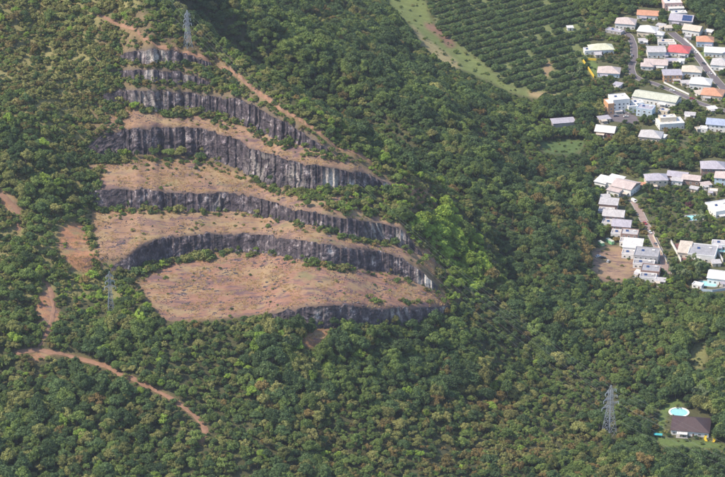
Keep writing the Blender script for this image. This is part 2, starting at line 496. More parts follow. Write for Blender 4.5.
W = {
 'white': plain('wall_white', (0.82, 0.80, 0.77), 0.8, 0.12, 0.4), 'cream': plain('wall_cream', (0.68, 0.58, 0.45), 0.8, 0.15, 0.4),
 'pink': plain('wall_pink', (0.66, 0.45, 0.40), 0.8, 0.15, 0.4), 'orange': plain('wall_orange', (0.66, 0.36, 0.19), 0.8, 0.15, 0.4),
 'blue': plain('wall_pale_blue', (0.55, 0.66, 0.76), 0.8, 0.12, 0.4), 'brown': plain('wall_brown', (0.34, 0.22, 0.18), 0.8, 0.2, 0.4),
 'grey': plain('wall_grey', (0.42, 0.40, 0.40), 0.8, 0.2, 0.4), 'yellow': plain('wall_yellow', (0.72, 0.50, 0.05), 0.7, 0.15, 0.4),
 'maroon': plain('wall_maroon', (0.20, 0.09, 0.08), 0.8, 0.2, 0.4),
}
F = {
 'white': roofmat('roof_white', (0.76, 0.74, 0.71)), 'orange': roofmat('roof_orange', (0.62, 0.31, 0.19)), 'red': roofmat('roof_red', (0.62, 0.13, 0.13)),
 'lilac': roofmat('roof_lilac_grey', (0.47, 0.44, 0.50)), 'grey': roofmat('roof_pale_grey', (0.56, 0.53, 0.53)), 'pink': roofmat('roof_pinkish_grey', (0.60, 0.50, 0.47)),
 'blue': roofmat('roof_blue_grey', (0.40, 0.46, 0.62)), 'green': roofmat('roof_pale_green', (0.60, 0.61, 0.50)), 'beige': roofmat('roof_beige', (0.66, 0.57, 0.47)),
 'brown': roofmat('roof_dark_brown', (0.085, 0.050, 0.050)), 'yellowish': roofmat('roof_pale_yellow', (0.70, 0.70, 0.52)), 'dirty': roofmat('roof_stained_concrete', (0.40, 0.39, 0.41)),
}

# ------------------------------------------------------------------ object helpers
def link(o, parent=None):
    COL.objects.link(o)
    if parent is not None: o.parent = parent
    return o

def tag(o, label=None, cat=None, group=None, kind=None):
    if label: o['label'] = label
    if cat: o['category'] = cat
    if group: o['group'] = group
    if kind: o['kind'] = kind
    return o

def empty(name, loc, rz=0.0, label=None, cat=None, group=None):
    o = bpy.data.objects.new(name, None); o.empty_display_size = 0.5
    link(o); o.location = loc; o.rotation_euler = (0, 0, rz)
    return tag(o, label, cat, group)

def mesh_obj(name, me, parent=None):
    return link(bpy.data.objects.new(name, me), parent)

def from_np(name, V, Fc, mat=None, smooth=False):
    me = bpy.data.meshes.new(name)
    me.from_pydata([tuple(v) for v in V], [], [tuple(f) for f in Fc])
    if mat: me.materials.append(mat)
    if smooth: me.polygons.foreach_set('use_smooth', [True] * len(me.polygons))
    me.update()
    return me

class MB:
    """collects boxes, bars and prisms into one mesh"""
    def __init__(s): s.v = []; s.f = []; s.m = []
    def add(s, vs_, fs, mi=0):
        o = len(s.v); s.v += [tuple(p) for p in vs_]
        for f in fs: s.f.append(tuple(i + o for i in f)); s.m.append(mi)
        return s
    def box(s, x0, x1, y0, y1, z0, z1, mi=0):
        return s.add([(x0,y0,z0),(x1,y0,z0),(x1,y1,z0),(x0,y1,z0),(x0,y0,z1),(x1,y0,z1),(x1,y1,z1),(x0,y1,z1)],
                     [(3,2,1,0),(4,5,6,7),(0,1,5,4),(1,2,6,5),(2,3,7,6),(3,0,4,7)], mi)
    def bar(s, a, b_, r, n=4, r2=None, mi=0):
        a = Vector(a); b_ = Vector(b_); d = (b_ - a).normalized()
        x = d.orthogonal().normalized(); y = d.cross(x)
        r2 = r if r2 is None else r2
        vs_ = [a + (x * math.cos(2*math.pi*k/n) + y * math.sin(2*math.pi*k/n)) * r for k in range(n)] + \
              [b_ + (x * math.cos(2*math.pi*k/n) + y * math.sin(2*math.pi*k/n)) * r2 for k in range(n)]
        fs = [(k, (k+1) % n, n + (k+1) % n, n + k) for k in range(n)] + [tuple(range(n))[::-1], tuple(range(n, 2*n))]
        return s.add(vs_, fs, mi)
    def mesh(s, name, *mats):
        me = bpy.data.meshes.new(name); me.from_pydata(s.v, [], s.f)
        for m_ in mats: me.materials.append(m_)
        me.polygons.foreach_set('material_index', s.m); me.update()
        return me
    def build(s, name, mat, parent=None):
        mats = mat if isinstance(mat, (list, tuple)) else [mat]
        return mesh_obj(name, s.mesh(name, *mats), parent)

# ------------------------------------------------------------------ ground cover zones (pixels)
TRACKS = {
 'crest': ([(96,14),(120,25),(150,42.5),(175,49),(200,55.5),(227,67),(243,80),(260,94),(284,111),(311,127),(334,146),(345,150.5),(366,158),(374,164)], 2.6,
           'orange dirt track along the crest above the quarry'),
 'lower': ([(14,354),(36,350),(70,355.5),(103,365),(120,374),(136,381),(154,389),(175,401),(196,417),(206,431),(202,443)], 3.3,
           'red dirt track winding through the scrub below the quarry'),
 'link': ([(44,280),(52,293),(54,310),(49,329),(38,349)], 3.0, 'pale dirt track climbing between bushes beside the small pylon'),
 'left': ([(-10,188),(6,199),(18,210),(21,219),(17,233)], 3.6, 'short dirt track among bright bushes on the far hillside'),
}
ROADS = {
 'village': ([(671,32),(676,36.5),(684,42),(692,49),(700,59),(708,70),(717,81),(730,95)], 6.6, ASPHALT),
 'west': ([(622,30),(630,36),(634,46),(634,58),(631,68),(633,75),(641,80),(653,83),(668,89),(683,95.5),(698,102.5),(714,108),(735,113)], 5.2, ASPHALT),
 'lane': ([(632,199),(637,206),(643,219),(650,232),(657,246),(664,262),(668,275)], 5.0, LANE),
}
PATCHES = [  # bare soil (pixels)
 [(60,228),(75,222),(92,228),(96,250),(98,268),(85,272),(70,268),(58,250)],
 [(36,300),(46,290),(56,302),(60,318),(52,328),(42,326),(36,312)],
 [(0,190),(12,194),(22,210),(14,214),(0,206)],
 [(303,338),(318,328),(338,329),(325,339),(312,347),(304,346)],
 [(24,358),(40,352),(52,352),(50,357),(36,361)],
 [(400,178),(424,184),(438,202),(425,205),(410,194)],
 [(412,236),(424,242),(434,256),(448,276),(440,284),(428,268),(416,252)],

]
RUSSET_G = [(618,300),(650,294),(660,312),(652,326),(630,326),(616,316)]
CLEAR = [(592,252),(605,246),(625,247),(640,256),(640,270),(622,282),(604,281),(592,270)]
GRASS = [(384,-4),(424,-4),(432,22),(446,40),(466,54),(484,66),(500,80),(514,89),(540,97),(538,99),(510,92),(490,82),(472,74),(454,66),(438,57),(422,44),(411,26),(397,12)]
GRASS_RED = [(424,22),(440,26),(452,38),(456,47),(448,48),(438,36),(426,28)]
GRASS_TAN = [(410,22),(426,38),(446,52),(462,66),(452,70),(434,56),(418,40)]
MEADOW = [(540,142),(560,139),(584,140),(584,147),(572,155),(545,153)]
ORCH = [(430,-8),(560,-8),(588,24),(590,64),(578,96),(556,98),(528,96),(506,84),(484,66),(462,52),(446,38),(434,20)]
LAWNS = [[(582,58),(594,60),(600,66),(596,78),(588,70)], [(668,402),(680,398),(684,406),(668,412),(662,436),(672,440),(662,444),(655,432),(660,410)], [(692,345),(705,340),(708,362),(698,372),(690,360)],
         [(655,438),(700,440),(725,444),(725,450),(655,446)], [(640,176),(650,170),(642,196),(636,200)], [(705,48),(712,60),(706,64),(699,52)]]
ROADPX = np.zeros((RH, RW), bool)
track_mask = np.zeros((RH, RW), bool)
for k, (pts, wd, _) in TRACKS.items():
    track_mask |= line_mask(pts, {'lower': 3.0, 'crest': 2.2}.get(k, 2.4))
for k, (pts, wd, _) in ROADS.items():
    ROADPX |= line_mask(pts, {'village': 5.0, 'west': 2.6, 'lane': 4.0}[k])
bench_mask = poly_mask(B1) | poly_mask(B2) | poly_mask(B3) | poly_mask(B4)
shelf_bare = poly_mask(B1) | (poly_mask(B2) & (gx < 400)) | (poly_mask(B3) & (gx < 300)) | (poly_mask(B4) & ((gx < 215) | (gy > np.interp(gx, [201,240,260,304,333,363,395],[119,131,143,156,160,166,180]))))
patch_mask = np.zeros((RH, RW), bool)
for p in PATCHES: patch_mask |= poly_mask(p)
grass_mask = poly_mask(GRASS); meadow_mask = poly_mask(MEADOW); clear_mask = poly_mask(CLEAR); orch_mask = poly_mask(ORCH) & ~grass_mask
lawn_mask = np.zeros((RH, RW), bool)
for p in LAWNS: lawn_mask |= poly_mask(p)
lot = [(601,113),(612,112),(622,110),(636,116),(640,121),(632,124),(612,121)]
lot_mask = poly_mask(lot)

def soil_raster():
    r = np.zeros((RH, RW, 3))
    r[:] = (0.080, 0.082, 0.042)
    left = (gx < 140) & (gy < 300)
    r[left] = (0.205, 0.19, 0.085)
    inq = poly_mask([(100,20),(140,10),(200,42),(267,94),(317,126),(381,167),(430,193),(455,210),(490,260),(452,310),(262,316),(160,322),(120,275),(85,190),(90,130)])
    r[inq] = (0.17, 0.13, 0.075)
    vil = (gx > 575) & (gy < 300)
    r[vil] = (0.10, 0.105, 0.055)
    r[orch_mask] = (0.14, 0.165, 0.07)
    r[grass_mask] = (0.150, 0.185, 0.066)
    r[poly_mask(GRASS_TAN)] = (0.29, 0.25, 0.13)
    r[poly_mask(GRASS_RED)] = (0.215, 0.135, 0.10)
    r[poly_mask([(545,60),(552,61),(553,72),(547,78),(542,72)])] = (0.30, 0.22, 0.13)
    r[poly_mask([(528,90),(556,94),(556,99),(530,97)])] = (0.32, 0.25, 0.14)
    r[poly_mask([(574,103),(600,92),(606,96),(590,106)])] = (0.28, 0.26, 0.12)
    r[meadow_mask] = (0.10, 0.15, 0.055)
    r[lawn_mask] = (0.12, 0.17, 0.055)
    r[poly_mask(LAWNS[2])] = (0.20, 0.20, 0.08)
    r[poly_mask(RUSSET_G)] = (0.17, 0.085, 0.06)
    r[clear_mask] = (0.31, 0.21, 0.145)
    r[bench_mask] = (0.285, 0.180, 0.118)
    r[poly_mask(B1)] = (0.285, 0.160, 0.112)
    r[patch_mask] = (0.34, 0.175, 0.10)
    r[track_mask] = (0.235, 0.155, 0.085)
    r[cliff_mask] = (0.13, 0.11, 0.11)
    return r
SOIL = soil_raster()
SOIL = np.stack([blur(SOIL[..., k], 1) for k in range(3)], -1)
BARE = blur((bench_mask | patch_mask | clear_mask).astype(float), 1)

# ------------------------------------------------------------------ terrain sheet
xs = np.concatenate([[-3400, -2200, -1400, -900, -650, -520, -450], FX, [450, 520, 650, 900, 1400, 2200, 3400]])
ys = np.concatenate([[-400, 0, 400, 800, 1050, 1200, 1290], FY, [2600, 2660, 2760, 2950, 3300, 3900, 5000]])
TX, TY = np.meshgrid(xs, ys)
TZZ = height(TX, TY)
vis_m, tpx, tpy = visible(TX, TY, TZZ, 8.0)
col = np.stack([sample(SOIL[..., k], tpx, tpy) for k in range(3)], -1)
bare = sample(BARE, tpx, tpy)
inside = (tpx > -MG + 2) & (tpx < 725 + MG - 2) & (tpy > -MG + 2) & (tpy < 477 + MG - 2) & (np.abs(TX) < 480)
ok = vis_m & inside
col[~ok] = (0.062, 0.058, 0.034); bare[~ok] = 0
jit = 1 + 0.25 * (fbm(TX / 40, TY / 40, 91, 3) - 0.5)
col = col * jit[..., None]
ny, nx = TX.shape
V = np.stack([TX, TY, TZZ], -1).reshape(-1, 3)
ii = np.arange(ny * nx).reshape(ny, nx)
Q = np.stack([ii[:-1, :-1], ii[:-1, 1:], ii[1:, 1:], ii[1:, :-1]], -1).reshape(-1, 4)
me = bpy.data.meshes.new('ground')
me.vertices.add(len(V)); me.vertices.foreach_set('co', V.ravel())
me.loops.add(len(Q) * 4); me.loops.foreach_set('vertex_index', Q.ravel().astype(np.int32))
me.polygons.add(len(Q)); me.polygons.foreach_set('loop_start', np.arange(0, len(Q) * 4, 4, dtype=np.int32))
me.polygons.foreach_set('use_smooth', np.ones(len(Q), bool))
me.update(calc_edges=True)
a = me.attributes.new('soil', 'FLOAT_COLOR', 'POINT')
a.data.foreach_set('color', np.concatenate([col.reshape(-1, 3), np.ones((len(V), 1))], 1).ravel())
a = me.attributes.new('bare', 'FLOAT', 'POINT'); a.data.foreach_set('value', bare.ravel())
me.materials.append(GROUND)
ground = mesh_obj('ground', me); tag(ground, 'forested hill slope and flat valley ground', 'ground', kind='structure')

# ------------------------------------------------------------------ quarry rock faces
def slice_point(px, py):
    """exact point of the hill on the line of sight (before roughening)"""
    dx, dy, dz = ray(px, py)
    az = np.arctan2(dx, dy); dep = np.arcsin(-dz)
    a = np.clip((az - AZ[0]) / (AZ[1] - AZ[0]), ref_, len(AZ) - 1.001); e = np.clip((DEP[0] - dep) / (DEP[0] - DEP[1]), 0, len(DEP) - 1.001)
    ia = a.astype(int); fa = a - ia; ie = e.astype(int); fe = e - ie
    def s(T): return (T[ie, ia] * (1 - fa) + T[ie, ia + 1] * fa) * (1 - fe) + (T[ie + 1, ia] * (1 - fa) + T[ie + 1, ia + 1] * fa) * fe
    d = s(TD); zz = s(TZ)
    return np.stack([d * np.sin(az), d * np.cos(az), zz], -1)

CL_LABEL = {
 'c0': 'dark rock face at the foot of the widest orange shelf, above the forest', 'c1': 'curved dark rock face behind the widest orange shelf',
 'c2': 'long rock face of the third quarry step', 'c3': 'tall grey streaked rock face with pale patches at mid quarry',
 'c4': 'rugged brown rock face below the upper shelves', 'c5': 'small broken rock face near the quarry top', 'c6': 'topmost rock face with white streaks below the pylon'}
PALE = {'c1': [(427,278,9,.8),(420,270,6,.6),(372,258,3,.6)], 'c3': [(330,180,10,.55),(386,186,5,.8),(300,175,14,.3),(262,165,16,.22),(349,182,5,.5)],  # c1: pale colour at its right end paints in the sunlight there
        'c0': [(440,310,8,.6),(395,314,12,.28),(320,314,9,.2)], 'c4': [(150,100,18,.25),(185,96,4,.35)], 'c6': [(156,54,14,.45)], 'c5': [(150,72,6,.4),(185,76,8,.25)], 'c2': [(375,228,12,.35),(400,236,7,.4),(215,200,10,.2)]}
for ck, (top, bot) in CLIFFS.items():
    x0, x1 = top[0][0], top[-1][0]
    nU = int((x1 - x0) * 1.1)
    u = np.linspace(x0, x1, nU)
    yt = np.interp(u, *zip(*top)); yb = np.interp(u, *zip(*bot))
    sd = int(ck[1]) * 31 + 5
    yt = yt + (fbm(u / 9, u * 0, sd, 3) - 0.5) * 3.2 + np.maximum(0, vnoise(u / 5, u * 0, sd + 50) - .72) * 9
    yb = np.maximum(yb, yt + 0.5)
    T = slice_point(u, yt); Bm = slice_point(u, yb)
    hgt = np.maximum(T[:, 2] - Bm[:, 2], 0.2)
    hmax = hgt.max()
    nV = int(max(8, hmax / 0.62))
    tan = np.gradient(Bm[:, :2], axis=0); tan /= np.linalg.norm(tan, axis=1, keepdims=True) + 1e-9
    nor = np.stack([tan[:, 1], -tan[:, 0]], -1)       # towards the open side (camera side)
    k = np.ones(9) / 9
    nor = np.stack([np.convolve(np.pad(nor[:, q], 4, mode='edge'), k, 'valid') for q in (0, 1)], -1)
    nor /= np.linalg.norm(nor, axis=1, keepdims=True) + 1e-9
    arc = np.concatenate([[0], np.cumsum(np.linalg.norm(np.diff(Bm, axis=0), axis=1))])
    VV = np.linspace(0, 1, nV)
    arc0 = arc
    rows = []
    pale_rows = []
    pxs = u
    for v in VV:
        P = Bm * (1 - v) + T * v
        zloc = v * hgt
        arc = arc0 + zloc * (vnoise(arc0 / 24, arc0 * 0, sd + 60) - .5) * 1.9
        am = np.clip(hgt / 16, 0.08, 1.0)
        # broken vertical columns, deep cracks, blocky ledges
        a1 = fbm(arc / 9 + 0.05 * zloc, zloc / 6, sd, 3) - 0.5
        colm = np.abs(vnoise(arc / 2.3 + 0.5 * vnoise(arc / 5, zloc / 5, sd + 3), zloc / 9, sd + 1) - 0.5) * 2
        blk = vnoise(arc / 1.6, zloc / 2.0, sd + 2)
        led = np.floor(vnoise(arc / 6, zloc / 3.5, sd + 7) * 4) / 4
        rw = np.floor(zloc / 2.7 + 1.8 * vnoise(arc / 6, zloc * 0, sd + 21)); wa = arc / 4.4 + 9 * _hash(rw, rw * 0, sd + 51) + 1.1 * vnoise(arc / 5, zloc / 4, sd + 26); wz = zloc / 2.7 + 1.8 * vnoise(arc / 6, zloc * 0, sd + 21)
        cell = _hash(np.floor(wa), np.floor(wz), sd + 23)
        wb = arc / 6.3 + 1.5 * vnoise(arc / 11, zloc / 9, sd + 25)
        big = _hash(np.floor(wb + .12 * zloc), np.floor(zloc / 6 + 2 * vnoise(arc / 9, zloc * 0, sd + 27)), sd + 24)
        iso = fbm(arc / 6.5, zloc / 3.6, sd + 28, 4) - .5
        a2 = fbm(arc / 26, zloc / 30, sd + 30, 2) - 0.5
        disp = am * (a2 * 3.6 + a1 * 2.0 + iso * 5.0 + blk * 0.6 + cell * 1.3 + big * 1.0 + led * 0.8 - 2.0)
        talus = np.maximum(0, 0.16 - v) / 0.16
        disp = disp + talus ** 2 * am * 1.2 * (0.4 + vnoise(arc / 4, 0 * arc, sd + 9))
        P = P.copy()
        disp = disp - am * 0.45 * np.floor(zloc / (3.2 + 2.6 * vnoise(arc / 13, arc * 0, sd + 41)) + vnoise(arc / 5, arc * 0, sd + 42))
        P[:, :2] += nor * np.maximum(1.35 + 1.1 * fbm(arc / 2.6, zloc / 2.2, sd + 43, 3) + 0.8 * cell * am, 2.1 + disp)[:, None]
        rows.append(P)
        pl = np.zeros(nU)
        for (qx, qy, qr, qs) in PALE.get(ck, []):
            yy = yb * (1 - v) + yt * v
            dd = np.sqrt((u - qx) ** 2 + ((yy - qy) * 0.8) ** 2) / qr
            n = vnoise(arc / 1.5, zloc / 7, sd + 11)
            pl = np.maximum(pl, qs * 1.5 * np.clip(1.2 - dd, 0, 1) * np.clip(n * 3 - 1.1, 0, 1))
        pale_rows.append(pl)
    arc = arc0
    low = rows[0].copy(); low[:, :2] += nor * 0.8; low[:, 2] -= 2.2
    lip = rows[-1].copy(); lip[:, :2] -= nor * (0.7 + 1.3 * vnoise(arc / 3, arc * 0, sd + 4))[:, None]
    lip[:, 2] = height(lip[:, 0], lip[:, 1]) - 0.05
    back = lip.copy(); back[:, :2] -= nor * 1.5; back[:, 2] -= 1.5
    rows = [low] + rows + [lip, back]; pale_rows = [pale_rows[0]] + pale_rows + [pale_rows[-1] * 0, pale_rows[-1] * 0]
    A = np.stack(rows)
    nr = A.shape[0]
    idx = np.arange(nr * nU).reshape(nr, nU)
    Qf = np.stack([idx[:-1, :-1], idx[:-1, 1:], idx[1:, 1:], idx[1:, :-1]], -1).reshape(-1, 4)
    me = from_np('rock_face', A.reshape(-1, 3), Qf, ROCK)
    at_ = me.attributes.new('pale', 'FLOAT', 'POINT'); at_.data.foreach_set('value', np.stack(pale_rows).ravel())
    o = mesh_obj('rock_face', me); tag(o, CL_LABEL[ck], 'cliff', kind='structure')

# ------------------------------------------------------------------ tracks and roads laid on the ground
def dense(pts, step):
    X, Y, Z, t = hits([p[0] for p in pts], [p[1] for p in pts])
    P = np.stack([X, Y], -1)
    L = np.concatenate([[0], np.cumsum(np.linalg.norm(np.diff(P, axis=0), axis=1))])
    s = np.arange(0, L[-1], step)
    # smooth curve
    q = np.stack([np.interp(s, L, P[:, k]) for k in (0, 1)], -1)
    w = max(3, int(10 / step)) | 1
    kk = np.hanning(w + 2)[1:-1]; kk /= kk.sum()
    q = np.stack([np.convolve(np.pad(q[:, k], w // 2, mode='edge'), kk, 'valid') for k in (0, 1)], -1)
    return q

def ribbon(name, q, half, mat, lift, cross=5, wob=0.0, parent=None, off=0.0):
    t = np.gradient(q, axis=0); t /= np.linalg.norm(t, axis=1, keepdims=True) + 1e-9
    n = np.stack([-t[:, 1], t[:, 0]], -1)
    rows = []
    for k in range(cross):
        e = (k / (cross - 1) * 2 - 1)
        hw = half * (1 + wob * (vnoise(q[:, 0] / 5 + k * 7, q[:, 1] / 5, 5) - 0.5))
        p = q + n * (e * hw + off)[:, None]
        zz = height(p[:, 0], p[:, 1]) + lift - (0.12 if lift > 0.1 and k in (0, cross - 1) else 0)
        rows.append(np.concatenate([p, zz[:, None]], 1))
    A = np.stack(rows, 1)
    m_, c_ = A.shape[:2]
    idx = np.arange(m_ * c_).reshape(m_, c_)
    Qf = np.stack([idx[:-1, :-1], idx[1:, :-1], idx[1:, 1:], idx[:-1, 1:]], -1).reshape(-1, 4)[:, ::-1]
    me = from_np(name, A.reshape(-1, 3), Qf, mat, True)
    return mesh_obj(name, me, parent)

for k, (pts, wd, lab) in TRACKS.items():
    o = ribbon('dirt_track', dense(pts, 1.5), wd / 2, TRACK, 0.22, 6, 1.0); tag(o, lab, 'track', kind='structure')
ROADQ = {}
for k, (pts, wd, mat) in ROADS.items():
    q = dense(pts, 2.0); ROADQ[k] = (q, wd)
    o = ribbon('road', q, wd / 2, mat, 0.05, 3)
    tag(o, {'village': 'grey asphalt street running down between the houses', 'west': 'grey asphalt road curving past the long pale hall', 'lane': 'pinkish concrete lane beside the terraced houses'}[k], 'road', kind='structure')
    for sgn in (-1, 1):
        t = np.gradient(q, axis=0); t /= np.linalg.norm(t, axis=1, keepdims=True)
        n = np.stack([-t[:, 1], t[:, 0]], -1)
        mb = MB()
        a = q + n * sgn * (wd / 2 + 0.02); b2 = q + n * sgn * (wd / 2 + 0.45)
        for i in range(len(q) - 1):
            z0 = gz(*a[i]); z1 = gz(*a[i + 1])
            pa = [(*a[i], z0 - .1), (*a[i+1], z1 - .1), (*b2[i+1], z1 - .1), (*b2[i], z0 - .1), (*a[i], z0 + .17), (*a[i+1], z1 + .17), (*b2[i+1], z1 + .17), (*b2[i], z0 + .17)]
            mb.add(pa, [(4,5,6,7),(0,1,5,4),(2,3,7,6)])
        kb = mb.build('kerb', CONC); tag(kb, 'pale concrete kerb along the road', 'kerb', kind='structure')
        if k == 'village' and sgn == 1 or k == 'village' and sgn == -1:
            pass
# tarmac yard in front of the white block
hx, hy, hz, _ = hits([p[0] for p in lot], [p[1] for p in lot])
me = from_np('yard', np.stack([hx, hy, hz + 0.06], -1), [tuple(range(len(lot)))[::-1]], ASPHALT)
o = mesh_obj('yard', me); tag(o, 'grey paved yard in front of the tall white block', 'yard', kind='structure')

# ------------------------------------------------------------------ buildings
house_px = np.zeros((RH, RW), bool)       # what the houses cover in the picture: keep trees from growing in front
FOOT = []                                  # footprints on the ground
WIN = MB(); WIN.box(-.62, .62, -.05, .10, -.55, .55, 1)
for a_ in ((-.70, -.58, -.66, .66), (.58, .70, -.66, .66), (-.58, .58, .54, .66), (-.58, .58, -.66, -.54), (-.04, .04, -.54, .54)):
    WIN.box(a_[0], a_[1], -.09, .10, a_[2], a_[3], 0)
WIN_ME = WIN.mesh('window', FRAME, GLASS)
DR = MB(); DR.box(-.5, .5, -.06, .10, 0, 2.1, 0); DR.box(-.6, -.5, -.1, .1, 0, 2.2, 1); DR.box(.5, .6, -.1, .1, 0, 2.2, 1); DR.box(-.5, .5, -.1, .1, 2.1, 2.2, 1)
DOOR_ME = DR.mesh('door', DOORM, FRAME)
SP_ME = MB(); SP_ME.add([(-1,-.8,0),(1,-.8,0),(1,.8,.75),(-1,.8,.75),(-1,-.8,.08),(1,-.8,.08),(1,.8,.83),(-1,.8,.83)], [(3,2,1,0),(4,5,6,7),(0,1,5,4),(1,2,6,5),(2,3,7,6),(3,0,4,7)])
SP_ME = SP_ME.mesh('solar_panel', SOLAR)
TK = MB()
TK.bar((-.9, 0, .55), (.9, 0, .55), .5, 10); TK.box(-.7, -.5, -.4, .4, 0, .3); TK.box(.5, .7, -.4, .4, 0, .3)
TANK_ME = TK.mesh('water_tank', W['white'])

def on_level(px, py, h):
    """ground spot whose point h metres up is seen at this pixel"""
    x, y, zz = hit(px, py)
    dx, dy, dz = [float(v) for v in ray(px, py)]
    for _ in range(8):
        g = gz(x, y)
        t = (CAM_H - g - h) / -dz
        x, y = dx * t, dy * t
    return x, y, gz(x, y)

def roof_parts(kind, w, d, h, mat, root, wallmb, ov=0.6, rise=None, name='roof'):
    W2, D2 = w / 2, d / 2
    if kind == 'hip' or kind == 'gable':
        rise = rise if rise else min(w, d) * (0.24 if kind == 'hip' else 0.22)
        mb = MB(); t = 0.18
        a, b_ = W2 + ov, D2 + ov
        drop = rise * ov / D2
        if w >= d:
            e = (W2 - D2 + 0.2) if kind == 'hip' else a
            rid = [(-e, 0), (e, 0)]
        else:
            e = (D2 - W2 + 0.2) if kind == 'hip' else b_
            rid = [(0, -e), (0, e)]
        zl = h - drop
        lo = [(-a, -b_, zl), (a, -b_, zl), (a, b_, zl), (-a, b_, zl), (*rid[0], h + rise), (*rid[1], h + rise)]
        up = [(x, y, z_ + t) for x, y, z_ in lo]
        if w >= d: fs = [(0, 1, 5, 4), (1, 2, 5), (2, 3, 4, 5), (3, 0, 4)]
        else: fs = [(0, 1, 4), (1, 2, 5, 4), (2, 3, 5), (3, 0, 4, 5)]
        mb.add(up, fs); mb.add(lo, [f[::-1] for f in fs])
        for k in range(4):
            q = (k + 1) % 4
            mb.add([lo[k], lo[q], up[q], up[k]], [(0, 1, 2, 3)])
        rf = mb.build(name, mat, root)
        if kind == 'gable':
            if w >= d: wallmb.add([(-W2, -D2, h), (-W2, D2, h), (-W2, 0, h + rise), (W2, -D2, h), (W2, D2, h), (W2, 0, h + rise)], [(0, 2, 1), (3, 4, 5)])
            else: wallmb.add([(-W2, -D2, h), (W2, -D2, h), (0, -D2, h + rise), (-W2, D2, h), (W2, D2, h), (0, D2, h + rise)], [(0, 1, 2), (3, 5, 4)])
        # ridge capping
        rc = MB(); rc.bar(Vector((*rid[0], h + rise + t + .02)), Vector((*rid[1], h + rise + t + .02)), .16, 6)
        rc.build('ridge', mat, rf)
        return rf, h + rise
    if kind == 'shed':
        mb = MB(); a, b_ = W2 + ov, D2 + ov; r_ = rise if rise else d * 0.12
        mb.add([(-a,-b_,h),(a,-b_,h),(a,b_,h+r_),(-a,b_,h+r_),(-a,-b_,h+.2),(a,-b_,h+.2),(a,b_,h+r_+.2),(-a,b_,h+r_+.2)], [(3,2,1,0),(4,5,6,7),(0,1,5,4),(1,2,6,5),(2,3,7,6),(3,0,4,7)])
        wallmb.add([(-W2,-D2,h),(W2,-D2,h),(W2,D2,h),(-W2,D2,h),(W2,D2,h+r_*.9),(-W2,D2,h+r_*.9)], [(3,2,4,5),(0,3,5),(1,4,2)])
        return mb.build(name, mat, root), h + r_
    # flat with a low parapet
    mb = MB(); mb.box(-W2 + .28, W2 - .28, -D2 + .28, D2 - .28, h - .3, h + .02)
    rf = mb.build(name, mat, root)
    pp = MB()
    pp.box(-W2 - .08, W2 + .08, -D2 - .08, -D2 + .25, h - .1, h + .55); pp.box(-W2 - .08, W2 + .08, D2 - .25, D2 + .08, h - .1, h + .55)
    pp.box(-W2 - .08, -W2 + .25, -D2 + .25, D2 - .25, h - .1, h + .55); pp.box(W2 - .25, W2 + .08, -D2 + .25, D2 - .25, h - .1, h + .55)
    pp.build('parapet', wallmb.mat, rf)
    return rf, h + .55

